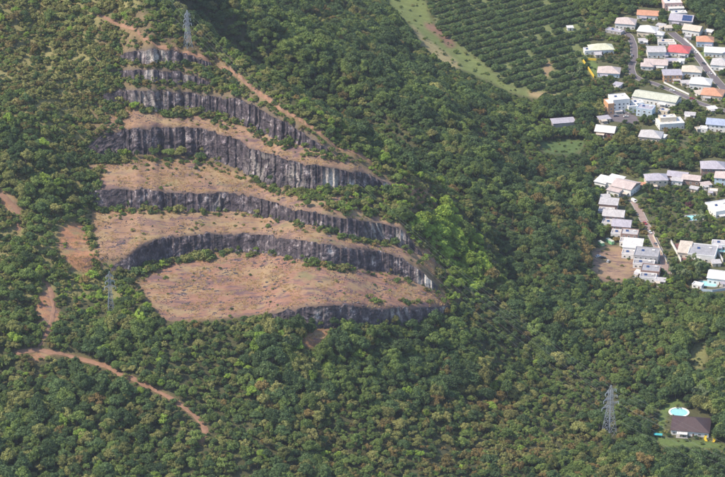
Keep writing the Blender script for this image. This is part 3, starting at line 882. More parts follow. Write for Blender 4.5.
def house(px, py, w, d, h, rot, roof, rcol, wcol, label, name='house', extra=(), cat='house', group=None, windows=True, rise=None, mark=True):
    """px, py: where the middle of the eaves level shows; extra: attached volumes (dx, dy, w, d, h, roof, rcol, wcol)"""
    x, y, g = on_level(px, py, h)
    rz = R(rot)
    root = empty(name, (x, y, g), rz, label, cat, group)
    vols = [(0, 0, w, d, h, roof, rcol, wcol)] + list(extra)
    ca, sa = math.cos(rz), math.sin(rz)
    for vi, (ox, oy, vw, vd, vh, rk, rc, wc) in enumerate(vols):
        mb = MB(); mb.mat = W[wc]
        W2, D2 = vw / 2, vd / 2
        mb.box(-W2, W2, -D2, D2, -1.6, vh - (0.12 if rk == 'flat' else 0))
        holder = root
        rf, topz = roof_parts(rk, vw, vd, vh, F[rc], holder, mb, rise=rise if vi == 0 else None)
        wall = mb.build('wall', W[wc], holder)
        zo = vi * 0.012
        for o_ in (rf, wall): o_.location = (ox, oy, zo)
        if windows:
            nst = max(1, int(vh / 2.9))
            for side in range(3):               # front, left, right: the faces in view
                L = vw if side == 0 else vd
                nw = max(1, int(L / 3.4))
                for st in range(nst):
                    for k in range(nw):
                        s_ = -L / 2 + L * (k + 0.5) / nw + random.uniform(-.3, .3)
                        isdoor = side == 0 and st == 0 and k == nw // 2 and vi == 0
                        zz = 0.02 if isdoor else 1.55 + 2.9 * st
                        if zz > vh - 0.6 and not isdoor: continue
                        ob = mesh_obj('door' if isdoor else 'window', DOOR_ME if isdoor else WIN_ME, root)
                        if side == 0: ob.location = (ox + s_, oy - D2 - .03, zz + zo)
                        elif side == 1: ob.location = (ox - W2 - .03, oy + s_, zz + zo); ob.rotation_euler = (0, 0, -math.pi / 2)
                        else: ob.location = (ox + W2 + .03, oy + s_, zz + zo); ob.rotation_euler = (0, 0, math.pi / 2)
                        if not isdoor:
                            q = random.uniform(.85, 1.35); ob.scale = (q, 1, random.uniform(.9, 1.2))
        if rk == 'flat' and vw > 7:
            tk = mesh_obj('water_tank', TANK_ME, root); tk.location = (ox + W2 * .5, oy + D2 * .4, vh + .03)
            sp = mesh_obj('solar_panel', SP_ME, root); sp.location = (ox - W2 * .35, oy + D2 * .2, vh + .03)
        if vi == 0 and windows and random.random() < .6:
            pw, pd = min(6.5, vw * .55), 3.0; ox_ = random.choice((-.2, .2)) * vw
            pc = MB(); pc.add([(-pw/2, -pd, 2.35), (pw/2, -pd, 2.35), (pw/2, 0, 2.75), (-pw/2, 0, 2.75), (-pw/2, -pd, 2.47), (pw/2, -pd, 2.47), (pw/2, 0, 2.87), (-pw/2, 0, 2.87)], [(3,2,1,0),(4,5,6,7),(0,1,5,4),(1,2,6,5),(2,3,7,6),(3,0,4,7)])
            po = pc.build('porch_roof', F[random.choice(['grey', 'white', 'lilac', 'beige'])], root); po.location = (ox_, -D2 - .06, 0)
            for k in range(3):
                pq = MB(); pq.box(-.1, .1, -.1, .1, -1, 2.36); q_ = pq.build('porch_post', FRAME, root); q_.location = (ox_ - pw/2 + .3 + k * (pw - .6) / 2, -D2 - pd + .25, 0)
            tm_ = MB(); tm_.box(-pw/2 - .4, pw/2 + .4, -pd - .6, 0, -.8, .12); to_ = tm_.build('porch_floor', CONC, root); to_.location = (ox_, -D2 - .06, 0)
        # what this volume covers in the picture
        P = []
        for sx in (-1, 1):
            for sy in (-1, 1):
                lx, ly = ox + sx * W2, oy + sy * D2
                wx, wy = x + lx * ca - ly * sa, y + lx * sa + ly * ca
                for zz in (h * .5, topz): P.append(project(wx, wy, g + zz)[:2])
        P = np.array(P, float)
        if mark:
            cx_, cy_ = P.mean(0)
            an = np.argsort(np.arctan2(P[:, 1] - cy_, P[:, 0] - cx_))
            # outline of the projected box
            from mathutils.geometry import convex_hull_2d
            hull = convex_hull_2d([tuple(p) for p in P])
            house_px[:] |= poly_mask([tuple(P[k]) for k in hull])
        FOOT.append((x + ox * ca - oy * sa, y + ox * sa + oy * ca, math.hypot(vw, vd) * 0.42 + 2.5))
    return root

H = house
H(672, 1, 16, 13, 6.5, 6, 'flat', 'white', 'pink', 'pink walled block with flat white roof, farthest up the street', extra=[(2, -8, 13, 5, 3.2, 'shed', 'white', 'white')])
H(679, 12, 13, 7, 3.2, 8, 'flat', 'white', 'white', 'low white flat roofed annex behind the lilac roof with blue panels')
h3 = H(682, 18, 20, 15, 4.2, -16, 'gable', 'lilac', 'grey', 'house with lilac roof half covered in blue solar panels')
pm = MB()
for i in range(4):
    for j in range(2):
        x0 = 1.0 + i * 2.1; 
        pts = []
        for (xx, yy) in ((x0, -7.2 + j * 3.3), (x0 + 2, -7.2 + j * 3.3), (x0 + 2, -4.2 + j * 3.3), (x0, -4.2 + j * 3.3)):
            pts.append((xx, yy, 4.2 + 3.3 * (1 - abs(yy) / 7.5) + .34))
        pm2 = MB(); pm2.add(pts + [(p[0], p[1], p[2] + .07) for p in pts], [(3,2,1,0),(4,5,6,7),(0,1,5,4),(1,2,6,5),(2,3,7,6),(3,0,4,7)]); pm2.build('solar_panel', SOLAR, h3)
H(648, 13, 18, 11, 4.2, -10, 'gable', 'orange', 'white', 'white house with long orange gable roof at the edge of the wood')
H(626, 21, 17, 14, 5, -12, 'hip', 'pink', 'white', 'white house with pinkish hipped roof above the grey yard wall')
H(615, 30, 15, 7, 2.4, -32, 'flat', 'lilac', 'grey', 'low lilac grey garage below the pinkish hipped house', name='garage', cat='garage')
H(648, 29, 16, 14, 5, -18, 'hip', 'white', 'cream', 'big house with bright white hipped roof and cream walls', extra=[(10.5, -3, 8, 8, 3.6, 'hip', 'white', 'white')])
H(666, 41, 14, 7, 3.2, 0, 'flat', 'beige', 'white', 'low house with beige flat roof behind the red roof', extra=[(5, -5, 6, 6, 2.8, 'flat', 'beige', 'white')])
H(679, 49, 18, 16, 4, -14, 'hip', 'red', 'white', 'house with pinkish red hipped roof beside the street')
H(693, 28, 15, 12, 5, -24, 'gable', 'beige', 'white', 'beige gabled house uphill of the orange hipped roof')
H(705, 39, 14, 12, 5, -6, 'hip', 'orange', 'blue', 'pale blue house with orange hipped roof')
H(715, 50, 17, 12, 4.2, -10, 'gable', 'white', 'white', 'white house with wide white gable roof beside a blue roofed wing', extra=[(11, -1, 8, 10, 4.2, 'gable', 'blue', 'white')])
H(721, 62, 15, 15, 5, -14, 'hip', 'grey', 'white', 'pale grey hipped house where the street leaves the village')
H(656, 49, 15, 14, 5.5, 0, 'gable', 'grey', 'white', 'white house with pale grey gable roof left of the red roof', rise=1.6)
H(656, 62, 19, 12, 4, -8, 'gable', 'pink', 'white', 'pale pinkish gable roofed house in front of the grey gable', extra=[(-7, -6, 10, 8, 3.6, 'hip', 'pink', 'white')])
H(672, 73, 15, 10, 6, 3, 'shed', 'lilac', 'orange', 'orange walled two storey house with lilac roof')
H(692, 69, 16, 13, 4.6, -10, 'hip', 'beige', 'white', 'small beige hipped house downhill of the red roof')
H(701, 81, 17, 14, 5, -14, 'hip', 'white', 'white', 'white hipped house next to the orange bungalow')
H(713, 92, 17, 15, 4, -16, 'hip', 'orange', 'cream', 'bungalow with broad orange hipped roof near the street')
H(657, 96, 36, 15, 5, -24, 'gable', 'green', 'white', 'long pale hall with low greenish roof', name='hall', cat='hall', rise=2.2)
H(619, 97, 14, 13, 11, 14, 'flat', 'white', 'white', 'tall white block with orange balconies beside the paved yard', name='apartment_block', cat='building',
  extra=[(-9.0, -2, 5, 11, 8.6, 'flat', 'white', 'orange'), (9, -6, 8, 7, 5.5, 'flat', 'white', 'white'), (16, 1, 9, 8, 5, 'flat', 'white', 'white')])
H(646, 107, 13, 10, 6.5, -22, 'flat', 'lilac', 'blue', 'pale blue flat roofed house below the long hall')
H(670, 121, 20, 13, 4.6, 10, 'flat', 'white', 'white', 'white modern house with a smaller upper storey', extra=[(-1.5, 2.5, 13, 7, 7.6, 'flat', 'white', 'cream')])
H(651, 134, 17, 14, 4, -14, 'hip', 'grey', 'cream', 'pale grey hipped roof house in front of the modern white house')
H(718, 122, 17, 12, 6, -14, 'gable', 'blue', 'white', 'house with blue grey gable roof above a walled drive', extra=[(-10, -7, 6, 6, 3, 'flat', 'white', 'white')])
H(563, 121, 18, 8, 3.6, 12, 'shed', 'lilac', 'grey', 'long open shed with pale sloping roof among the forest trees', name='shed', cat='shed', windows=False)
H(606, 129, 15, 13, 4, -16, 'gable', 'white', 'maroon', 'white gable roofed house with maroon walls near the meadow')
H(601, 47, 20, 13, 4, 6, 'hip', 'yellowish', 'white', 'house with pale yellowish hipped roof above the yellow wall', extra=[(-11, -3, 8, 8, 3.4, 'flat', 'white', 'white')])
H(609, 70, 18, 14, 4, -8, 'hip', 'pink', 'blue', 'house with pinkish hipped roof and pale blue walls beside the yellow wall')
H(626, 184, 16, 16, 5.5, -32, 'gable', 'pink', 'white', 'large white house with pinkish gable roof, uphill of the terraced row', rise=2.4,
  extra=[(-11, 3, 11, 13, 5, 'shed', 'white', 'white'), (-19, 0, 9, 11, 4.4, 'shed', 'white', 'white'), (-4, -10, 10, 7, 3.6, 'shed', 'pink', 'white')])
H(656, 177, 16, 12, 6.4, 3, 'hip', 'lilac', 'cream', 'cream house with lilac grey hipped roof at the top of the lane')
H(678, 174, 15, 9, 4.5, -16, 'gable', 'lilac', 'brown', 'house with twin lilac roofs set among garden trees', extra=[(11, -3, 13, 9, 4.2, 'gable', 'pink', 'brown'), (1, -8, 8, 6, 3.4, 'shed', 'grey', 'white')])
H(713, 165, 18, 14, 6, -4, 'hip', 'lilac', 'brown', 'brown walled house with broad lilac hipped roof by the forest')
H(724, 175, 13, 12, 6, -12, 'hip', 'pink', 'blue', 'house with pinkish hipped roof and bright blue front wall')
H(721, 206, 17, 18, 5, 20, 'flat', 'white', 'white', 'bright white flat roofed villa behind the palms')
# terraced row stepping down along the lane
row = [(609, 202, 13, 10, 5.5, 'shed', 'grey', 'brown', 'topmost house of the terraced row, grey roof with brown walls'),
       (614, 213, 15, 12, 6.0, 'gable', 'grey', 'brown', 'second house down the terraced row with pale gable roof'),
       (622, 223, 13, 12, 6.0, 'gable', 'lilac', 'brown', 'terraced house with lilac gable roof over brown walls'),
       (630, 232, 12, 10, 5.8, 'flat', 'grey', 'brown', 'terraced house with flat grey roof and brown front'),
       (633, 244, 13, 13, 5.0, 'shed', 'white', 'white', 'low white terraced house beside the earth clearing'),
       (647, 252, 17, 15, 6.0, 'flat', 'dirty', 'grey', 'broad terraced house with stained concrete roof'),
       (651, 268, 13, 12, 4.5, 'flat', 'dirty', 'brown', 'lowest house of the terraced row with unfinished brown front')]
for r_ in row:
    H(r_[0], r_[1], r_[2], r_[3], r_[4], -12, r_[5], r_[6], r_[7], r_[8], name='terraced_house', group='terraced houses along the lane',
      extra=[(-.6, -(r_[3] / 2 + 4.2), r_[2] * .86, 8.0, 3.1, 'flat', 'grey' if r_[6] != 'dirty' else 'dirty', 'white')])
H(703, 250, 19, 19, 5, -14, 'flat', 'dirty', 'white', 'white walled house with large stained grey roof terrace', extra=[(-13, 2, 8, 16, 4, 'shed', 'beige', 'cream')])
H(722, 243, 14, 8, 3.4, -10, 'flat', 'grey', 'white', 'low grey roofed pool house beside the stained roof terrace')
H(722, 275, 18, 14, 4.5, -16, 'gable', 'white', 'white', 'white gable roofed villa with terrace among palms', rise=2.4)
hb = H(691, 424, 23, 19, 3.6, -10, 'hip', 'brown', 'white', 'dark brown roofed bungalow standing before a round pool', rise=4.4)

OB = [(661,25,7,5,'grey','shed'),(668,27,6,5,'beige','shed'),(688,36,6,5,'white','flat'),(643,40,7,5,'grey','shed'),(672,60,8,5,'lilac','shed'),(681,60,6,5,'white','flat'),(664,54,6,4,'blue','shed'),(709,31,6,5,'white','shed'),(686,82,8,5,'grey','shed'),(699,92,6,5,'beige','shed'),
      (680,75,6,4,'white','shed'),(637,96,6,5,'white','flat'),(664,110,8,6,'grey','flat'),(598,54,5,4,'grey','shed'),(618,84,6,5,'lilac','shed'),(690,114,8,5,'grey','shed'),(662,136,6,5,'white','shed'),(700,128,7,5,'grey','flat'),(604,118,9,6,'lilac','shed'),(570,27,5,4,'white','shed'),
      (641,184,6,4,'orange','shed'),(605,196,7,4,'grey','shed'),(694,188,6,4,'grey','shed'),(706,184,7,5,'pink','shed'),(713,190,7,5,'white','flat'),(660,280,7,5,'grey','shed'),(640,272,6,4,'white','shed'),(698,284,7,5,'white','flat'),(716,262,6,5,'grey','shed'),(712,108,7,5,'white','shed')]
near = ['the pink walled block', 'the roof with blue panels', 'the street bend', 'the grey gable', 'the red roof', 'the beige hipped house', 'the pale gable', 'the orange hipped roof', 'the street wall', 'the orange bungalow',
        'the orange walled house', 'the long hall', 'the pale blue house', 'the yellowish roof', 'the yellow wall', 'the modern white house', 'the grey hipped roof', 'the blue grey roof', 'the tall white block', 'the orchard edge',
        'the lane top', 'the large white house', 'the twin lilac roofs', 'the broad lilac roof', 'the bright blue front', 'the lowest terraced house', 'the earth clearing', 'the white villa', 'the stained terrace', 'the road end']
for (ax, ay, w_, d_, rc_, rk_), nr_ in zip(OB, near):
    H(ax, ay, w_, d_, 2.6, random.choice((-28, -12, 6, 18)), rk_, rc_, random.choice(['white', 'grey', 'cream']), 'small %s roofed outbuilding near %s' % (rc_, nr_), name='outbuilding', cat='outbuilding', group='outbuildings of the village')

# walled patio next to the stained terrace
def wall_run(pts, hgt, th, mat, label, name='garden_wall'):
    X, Y, Z, t = hits([p[0] for p in pts], [p[1] for p in pts])
    mb = MB()
    for k in range(len(pts) - 1):
        a = np.array([X[k], Y[k]]); b_ = np.array([X[k + 1], Y[k + 1]])
        L = np.linalg.norm(b_ - a); n_ = max(1, int(L / 4))
        d_ = (b_ - a) / L; nn = np.array([-d_[1], d_[0]]) * th / 2
        for q in range(n_):
            p0 = a + d_ * L * q / n_; p1 = a + d_ * L * (q + 1) / n_
            if q == n_ - 1: p1 = p1 + d_ * th / 2
            if q == 0: p0 = p0 - d_ * th / 2 * (1 if k == 0 else -1)
            z0 = min(gz(*p0), gz(*p1)) - .5; z1 = max(gz(*p0), gz(*p1)) + hgt
            v_ = [(*(p0 - nn), z0), (*(p1 - nn), z0), (*(p1 + nn), z0), (*(p0 + nn), z0), (*(p0 - nn), z1), (*(p1 - nn), z1), (*(p1 + nn), z1), (*(p0 + nn), z1)]
            mb.add(v_, [(3,2,1,0),(4,5,6,7),(0,1,5,4),(1,2,6,5),(2,3,7,6),(3,0,4,7)])
    house_px[:] |= line_mask([(p[0], p[1] - 1.2) for p in pts], 2.6)
    root = empty(name, (X[0], Y[0], Z[0]), 0, label, 'wall')
    o = mb.build('wall_body', mat, root); o.location = (-X[0], -Y[0], -Z[0])
    # coping
    cp = MB()
    for f0 in range(0, len(mb.v), 8):
        t_ = mb.v[f0 + 4:f0 + 8]
        c_ = np.mean(np.array(t_), 0)
        ex = [tuple(np.array(p) + (np.array(p) - c_) * np.array([.02, .02, 0]) + np.array([0, 0, .003])) for p in t_]
        cp.add(ex + [(p[0], p[1], p[2] + .1) for p in ex], [(3,2,1,0),(4,5,6,7),(0,1,5,4),(1,2,6,5),(2,3,7,6),(3,0,4,7)])
    c2 = cp.build('coping', CONC if mat is not W['yellow'] else mat, root); c2.location = (-X[0], -Y[0], -Z[0])
    return root
wall_run([(582, 60), (588, 69), (594, 78)], 2.2, .5, W['yellow'], 'bright yellow garden wall at the edge of the orchard')
wall_run([(583, 59.5), (596, 60.5)], 1.6, .5, W['yellow'], 'short yellow wall closing off the lawn by the orchard')
wall_run([(684, 39), (692, 46), (700, 55), (708, 66), (716, 76)], 1.6, .5, W['white'], 'white retaining wall along the village street')
wall_run([(664, 83), (676, 89), (689, 95)], 1.4, .4, W['white'], 'white roadside wall above the long hall')
wall_run([(671, 243), (676, 252), (681, 262)], 2.4, .5, W['white'], 'pale wall along the sunken maroon patio')
wall_run([(712, 243), (718, 254), (723, 262)], 2.2, .5, W['white'], 'pale garden wall downhill of the stained roof terrace')
wall_run([(700, 291), (712, 292), (728, 290)], 1.8, .5, W['blue'], 'pale blue garden wall below the white villa')
wall_run([(653, 236), (660, 250), (667, 264)], 1.6, .4, W['cream'], 'cream wall on the far side of the lane')
px_ = [(673, 244), (684, 243), (689, 258), (682, 262)]
hx, hy, hz, _ = hits([p[0] for p in px_], [p[1] for p in px_])
me = from_np('patio', np.stack([hx, hy, hz + .07], -1), [(3, 2, 1, 0)], W['maroon']); tag(mesh_obj('patio', me), 'sunken maroon tiled patio', 'patio', kind='structure')
for p in ([(668,258),(690,240),(720,240),(722,262),(684,270)], [(700,288),(725,287),(725,294),(700,294)]): pass
house_px |= poly_mask(px_)

# swimming pools
def pool(px, py, rx, ry, rot, label, shape='round', up=0.35):
    x, y, g = hit(px, py)
    root = empty('swimming_pool', (x, y, g), R(rot), label, 'pool')
    n = 40
    def ring(k, s):
        a_ = 2 * math.pi * k / n
        e_ = 1.0 if shape == 'round' else 0.35
        c_, s_ = math.cos(a_), math.sin(a_)
        return (math.copysign(abs(c_) ** e_, c_) * (rx + s), math.copysign(abs(s_) ** e_, s_) * (ry + s))
    mb = MB()
    o_ = [ring(k, 1.1) for k in range(n)]; i_ = [ring(k, 0) for k in range(n)]
    mb.add([(*p, -1) for p in o_] + [(*p, up) for p in o_] + [(*p, up) for p in i_] + [(*p, -.6) for p in i_],
           [(k, (k+1) % n, n + (k+1) % n, n + k) for k in range(n)] + [(n + k, n + (k+1) % n, 2*n + (k+1) % n, 2*n + k) for k in range(n)] + [(2*n + k, 2*n + (k+1) % n, 3*n + (k+1) % n, 3*n + k) for k in range(n)])
    mb.build('pool_rim', CONC if shape != 'round' else W['white'], root)
    wm = MB(); wm.add([(*ring(k, .02), up - .22) for k in range(n)], [tuple(range(n))]); wm.build('water', WATER, root)
    P = [project(x + math.cos(2*math.pi*k/12) * rx, y + math.sin(2*math.pi*k/12) * ry, g)[:2] for k in range(12)]
    house_px[:] |= poly_mask([(float(p[0]), float(p[1])) for p in P])
    FOOT.append((x, y, max(rx, ry) + 1.5))
pool(679, 412.5, 5.4, 5.4, 0, 'round turquoise pool behind the dark brown roofed bungalow')
pool(694, 218, 5.5, 4.5, 10, 'turquoise pool uphill of the stained roof terrace', 'square')
pool(721, 249.5, 4.5, 4.5, -10, 'pale turquoise pool beside the low grey pool house', 'square')
pool(708, 284, 6, 4, -12, 'turquoise pool on the terrace of the white villa', 'square')

# green shipping containers, vehicles and small things
GREENC = plain('container_green', (0.24, 0.52, 0.28), 0.6, 0.15, 0.6)
def container(px, py, rot, L, label):
    x, y, g = hit(px, py)
    root = empty('storage_container', (x, y, g), R(rot), label, 'container', 'containers on the clearing')
    mb = MB(); mb.box(-L/2, L/2, -1.2, 1.2, .1, 2.5); mb.build('body', GREENC, root)
    rb = MB()
    for k in range(int(L / .5)):
        xx = -L/2 + .25 + k * .5
        rb.box(xx - .09, xx + .09, -1.24, -1.203, .2, 2.4); rb.box(xx - .09, xx + .09, 1.203, 1.24, .2, 2.4)
    rb.build('ribs', GREENC, root)
    tp = MB(); tp.box(-L/2 - .04, L/2 + .04, -1.26, 1.26, 2.503, 2.62); tp.build('roof', F['green'], root)
    dd = MB(); dd.box(L/2 + .003, L/2 + .06, -1.1, -.05, .2, 2.4); dd.box(L/2 + .003, L/2 + .06, .05, 1.1, .2, 2.4); dd.build('door', GREENC, root)
    FOOT.append((x, y, 5)); house_px[:] |= line_mask([(px - 3, py - 3), (px + 3, py - 1)], 3)
container(601, 245, -60, 5, 'small green container by the trees of the clearing')
container(610, 243, -58, 7, 'longer green container with pale roof on the clearing')

def paint(name, c):
    m_, nt_, b_ = newmat(name); b_.inputs['Base Color'].default_value = (*c, 1); b_.inputs['Roughness'].default_value = .35
    b_.inputs['Coat Weight'].default_value = .4
    return m_
def car(px, py, rot, mat, label):
    x, y, g = hit(px, py)
    root = empty('parked_car', (x, y, g + .06), R(rot), label, 'car', 'cars parked in the village')
    prof = [(-2.1, .35), (2.1, .35), (2.15, .75), (1.2, .92), (-1.9, .95), (-2.15, .8)]
    mb = MB(); n = len(prof)
    mb.add([(a_, -.85, b_) for a_, b_ in prof] + [(a_, .85, b_) for a_, b_ in prof], [tuple(range(n)), tuple(range(n, 2*n))[::-1]] + [(k, n + k, n + (k+1) % n, (k+1) % n) for k in range(n)])
    bd = mb.build('body', mat, root)
    cb = MB(); lo = [(-1.6, -.8, .93), (1.0, -.8, .93), (1.0, .8, .93), (-1.6, .8, .93)]; hi = [(-1.2, -.65, 1.45), (.3, -.65, 1.45), (.3, .65, 1.45), (-1.2, .65, 1.45)]
    cb.add(lo + hi, [(0,1,5,4),(1,2,6,5),(2,3,7,6),(3,0,4,7)]); cb.build('windscreen', GLASS, root)
    rf = MB(); rf.box(-1.25, .35, -.67, .67, 1.452, 1.50); rf.build('roof', mat, root)
    for sx in (-1.3, 1.3):
        for sy in (-.8, .8):
            w_ = MB(); w_.bar((sx, sy - .1, .32), (sx, sy + .1, .32), .32, 12); w_.build('wheel', RUBBER, root)
    for sy in (-.6, .6):
        l_ = MB(); l_.box(2.1, 2.17, sy - .15, sy + .15, .6, .74); l_.build('headlight', FRAME, root)
car(603, 258.5, 20, paint('car_black', (.02, .02, .025)), 'black car parked on the brown earth clearing')
car(598, 257, 35, paint('car_white', (.75, .75, .75)), 'white car parked beside the black car at the tree edge')
car(659, 19, 40, paint('car_blue', (.10, .18, .40)), 'blue car parked by the orange gable roofed house')
car(710, 74, -50, paint('car_silver', (.5, .5, .52)), 'silver car driving on the village street')
car(632, 56, 80, paint('car_grey', (.25, .25, .27)), 'grey car on the road beside the grey gable house')
car(626, 117, 15, paint('car_white_b', (.72, .72, .70)), 'white car on the paved yard of the tall block')
for k, (ax, ay, rz_, c_, wh) in enumerate(((695, 53, -52, (.6, .6, .6), 'on the street below the red roof'), (704, 64, -52, (.05, .06, .08), 'on the street by the pale grey hipped house'), (672, 91, -18, (.7, .7, .7), 'on the road by the roadside wall'), (692, 99, -18, (.35, .05, .05), 'on the road near the orange bungalow'),
        (616, 116.5, 10, (.1, .12, .2), 'at the far end of the paved yard'), (650, 233, -66, (.7, .7, .68), 'halfway down the lane'), (656, 245, -66, (.2, .2, .22), 'low on the lane beside the cream wall'), (655, 122, 20, (.65, .65, .66), 'on the drive of the modern white house'), (608, 262, 70, (.5, .5, .5), 'on the open earth clearing'))):
    car(ax, ay, rz_, paint('car_paint', c_), '%s car %s' % ('pale' if sum(c_) > 1.2 else ('red' if c_[0] > .3 else 'dark'), wh))
car(645, 224, -68, paint('car_red', (.42, .04, .04)), 'red car on the lane by the terraced houses')
def white_van(px, py, rot, label):
    x, y, g = hit(px, py)
    root = empty('parked_van', (x, y, g + .06), R(rot), label, 'van')
    vm = paint('van_white', (.78, .78, .77))
    mb = MB(); prof = [(-2.6, .4), (2.6, .4), (2.65, 1.0), (1.9, 1.25), (1.3, 2.2), (-2.6, 2.25)]; n = len(prof)
    mb.add([(a_, -.95, b_) for a_, b_ in prof] + [(a_, .95, b_) for a_, b_ in prof], [tuple(range(n)), tuple(range(n, 2*n))[::-1]] + [(k, n + k, n + (k+1) % n, (k+1) % n) for k in range(n)])
    mb.build('body', vm, root)
    g_ = MB(); g_.add([(1.92, -.85, 1.3), (1.92, .85, 1.3), (1.42, .8, 2.1), (1.42, -.8, 2.1)], [(0, 1, 2, 3)]); g_.build('windscreen', GLASS, root)
    for sx in (-1.6, 1.7):
        for sy in (-.88, .88):
            w_ = MB(); w_.bar((sx, sy - .1, .36), (sx, sy + .1, .36), .36, 12); w_.build('wheel', RUBBER, root)
white_van(634, 202, -60, 'white van parked at the top of the lane')
# curved yellow things on the lawn of the bungalow, teal tarpaulin
YEL = paint('slide_yellow', (.72, .50, .02))
def yellow_chute(px, py, sgn, label):
    x, y, g = hit(px, py)
    root = empty('garden_slide', (x, y, g), 0, label, 'slide', 'yellow curved shapes on the bungalow lawn')
    mb = MB(); n = 12
    pts = []
    for k in range(n + 1):
        t = k / n; a_ = (t - .5) * 2.2
        pts.append((sgn * (1.6 * math.cos(a_) - .9), -1.2 + 2.4 * t, .4 + 2.6 * t))
    for k in range(n):
        p, q = Vector(pts[k]), Vector(pts[k + 1])
        mb.add([p + Vector((-.7, 0, 0)), p + Vector((.7, 0, 0)), q + Vector((.7, 0, 0)), q + Vector((-.7, 0, 0)), p + Vector((-.7, .1, -.15)), p + Vector((.7, .1, -.15)), q + Vector((.7, .1, -.15)), q + Vector((-.7, .1, -.15))], [(0,1,2,3),(7,6,5,4),(0,3,7,4),(1,5,6,2)])
    mb.build('chute', YEL, root)
    for s_ in (-.72, .72):
        r_ = MB()
        for k in range(n): r_.bar(Vector(pts[k]) + Vector((s_, 0, .15)), Vector(pts[k + 1]) + Vector((s_, 0, .15)), .12, 6)
        r_.build('side_rail', YEL, root)
    lg = MB(); lg.bar((pts[-1][0], 1.2, -.3), (pts[-1][0], 1.2, 2.9), .1, 6); lg.bar((pts[6][0], 0, -.3), (pts[6][0], 0, 1.6), .1, 6); lg.build('support', STEEL, root)
    house_px[:] |= line_mask([(px, py - 3), (px, py)], 2.5)
yellow_chute(706, 441, -1, 'yellow curved slide nearer the bungalow')
yellow_chute(713, 442, 1, 'yellow curved slide farther along the lawn')
TEAL = plain('tarpaulin_teal', (.05, .40, .42), .5, .2)
x, y, g = hit(658, 437)
rt = empty('garden_shelter', (x, y, g), R(-10), 'teal covered garden shelter by the bungalow lawn', 'shelter')
mb = MB(); mb.add([(-2.6, -1.5, 1.9), (2.6, -1.5, 1.9), (2.6, 1.5, 1.9), (-2.6, 1.5, 1.9), (-2.6, 0, 2.6), (2.6, 0, 2.6)], [(0, 1, 5, 4), (2, 3, 4, 5), (0, 4, 3), (1, 2, 5)]); mb.build('cover', TEAL, rt)
for sx in (-2.4, 2.4):
    for sy in (-1.3, 1.3):
        p_ = MB(); p_.bar((sx, sy, -.2), (sx, sy, 1.95), .07, 6); p_.build('post', STEEL, rt)
house_px |= line_mask([(655, 435), (661, 436)], 2.5)
POLE = plain('pole_grey', (.30, .29, .28), .8, .2)
for (px, py, lab) in ((681, 108, 'grey street light pole by the road bend near the modern white house'), (641, 120, 'grey street light pole at the mouth of the paved yard'), (689, 44, 'grey street light pole on the village street by the red roof')):
    x, y, g = hit(px, py)
    rt = empty('street_light', (x, y, g), 0, lab, 'street light')
    p_ = MB(); p_.bar((0, 0, -.3), (0, 0, 8), .14, 8, .09); p_.build('pole', POLE, rt)
    p_ = MB(); p_.bar((0, 0, 7.9), (1.5, 0, 8.3), .06, 6); ar = p_.build('arm', POLE, rt)
    p_ = MB(); p_.box(1.4, 2.0, -.14, .14, 8.22, 8.36); p_.build('lamp_head', POLE, ar)

# ------------------------------------------------------------------ power line
def pylon(px, py, hgt, rz, label, base=3.2, arm_k=1.0):
    x, y, g = hit(px, py)
    root = empty('power_pylon', (x, y, g - .3), R(rz), label, 'pylon', 'steel pylons of the power line')
    k = hgt / 30.0
    prof = [(0, base), (14 * k, base * .52), (19 * k, base * .34), (27 * k, base * .26), (30 * k, .12)]
    def hw(z_): return float(np.interp(z_, [p[0] for p in prof], [p[1] for p in prof]))
    cs = [(-1, -1), (1, -1), (1, 1), (-1, 1)]
    for sx, sy in cs:
        mb = MB()
        for (z0, w0), (z1, w1) in zip(prof[:-1], prof[1:]):
            mb.bar((sx * w0, sy * w0, z0), (sx * w1, sy * w1, z1), .13, 4)
        mb.build('leg', STEEL, root)
    lv = [0, 4.5, 8.5, 12, 15, 17.5, 20, 22.5, 25, 27]
    lv = [v * k for v in lv]
    for side in range(4):
        a_, b_ = cs[side], cs[(side + 1) % 4]
        mb = MB()
        for z0, z1 in zip(lv[:-1], lv[1:]):
            w0, w1 = hw(z0), hw(z1)
            mb.bar((a_[0] * w0, a_[1] * w0, z0), (b_[0] * w1, b_[1] * w1, z1), .062, 4)
            mb.bar((b_[0] * w0, b_[1] * w0, z0), (a_[0] * w1, a_[1] * w1, z1), .062, 4)
            mb.bar((a_[0] * w1, a_[1] * w1, z1), (b_[0] * w1, b_[1] * w1, z1), .062, 4)
        mb.build('bracing', STEEL, root)
    tips = []
    for z_, L in ((18.5 * k, 6.2 * arm_k), (22.5 * k, 5.0 * arm_k), (26.3 * k, 4.0 * arm_k)):
        for s_ in (-1, 1):
            mb = MB(); w_ = hw(z_)
            tip = Vector((s_ * L * k, 0, z_ + .3))
            for yy in (-w_, w_):
                mb.bar((s_ * w_, yy, z_), tip, .09, 4); mb.bar((s_ * w_, yy, z_ + 1.5), tip, .075, 4)
                mb.bar((s_ * (w_ + L * k) / 2, yy * .5, z_ + .1), (s_ * w_, yy, z_ + 1.5), .08, 4)
            arm = mb.build('cross_arm', STEEL, root)
            iz = MB()
            for q in range(6): iz.bar(tip + Vector((0, 0, -.25 - .28 * q)), tip + Vector((0, 0, -.37 - .28 * q)), .17, 8)
            iz.bar(tip, tip + Vector((0, 0, -2)), .05, 4)
            iz.build('insulator', INSUL, arm)
            tips.append((z_, s_, tip + Vector((0, 0, -2))))
    M = Matrix.Translation((x, y, g - .3)) @ Matrix.Rotation(R(rz), 4, 'Z')
    FOOT.append((x, y, base + 1.5))
    house_px[:] |= line_mask([(px, py - 6), project(x, y, g + hgt)[:2]], 2.4)
    return [M @ t[2] for t in tips] + [M @ Vector((0, 0, 30 * k))]
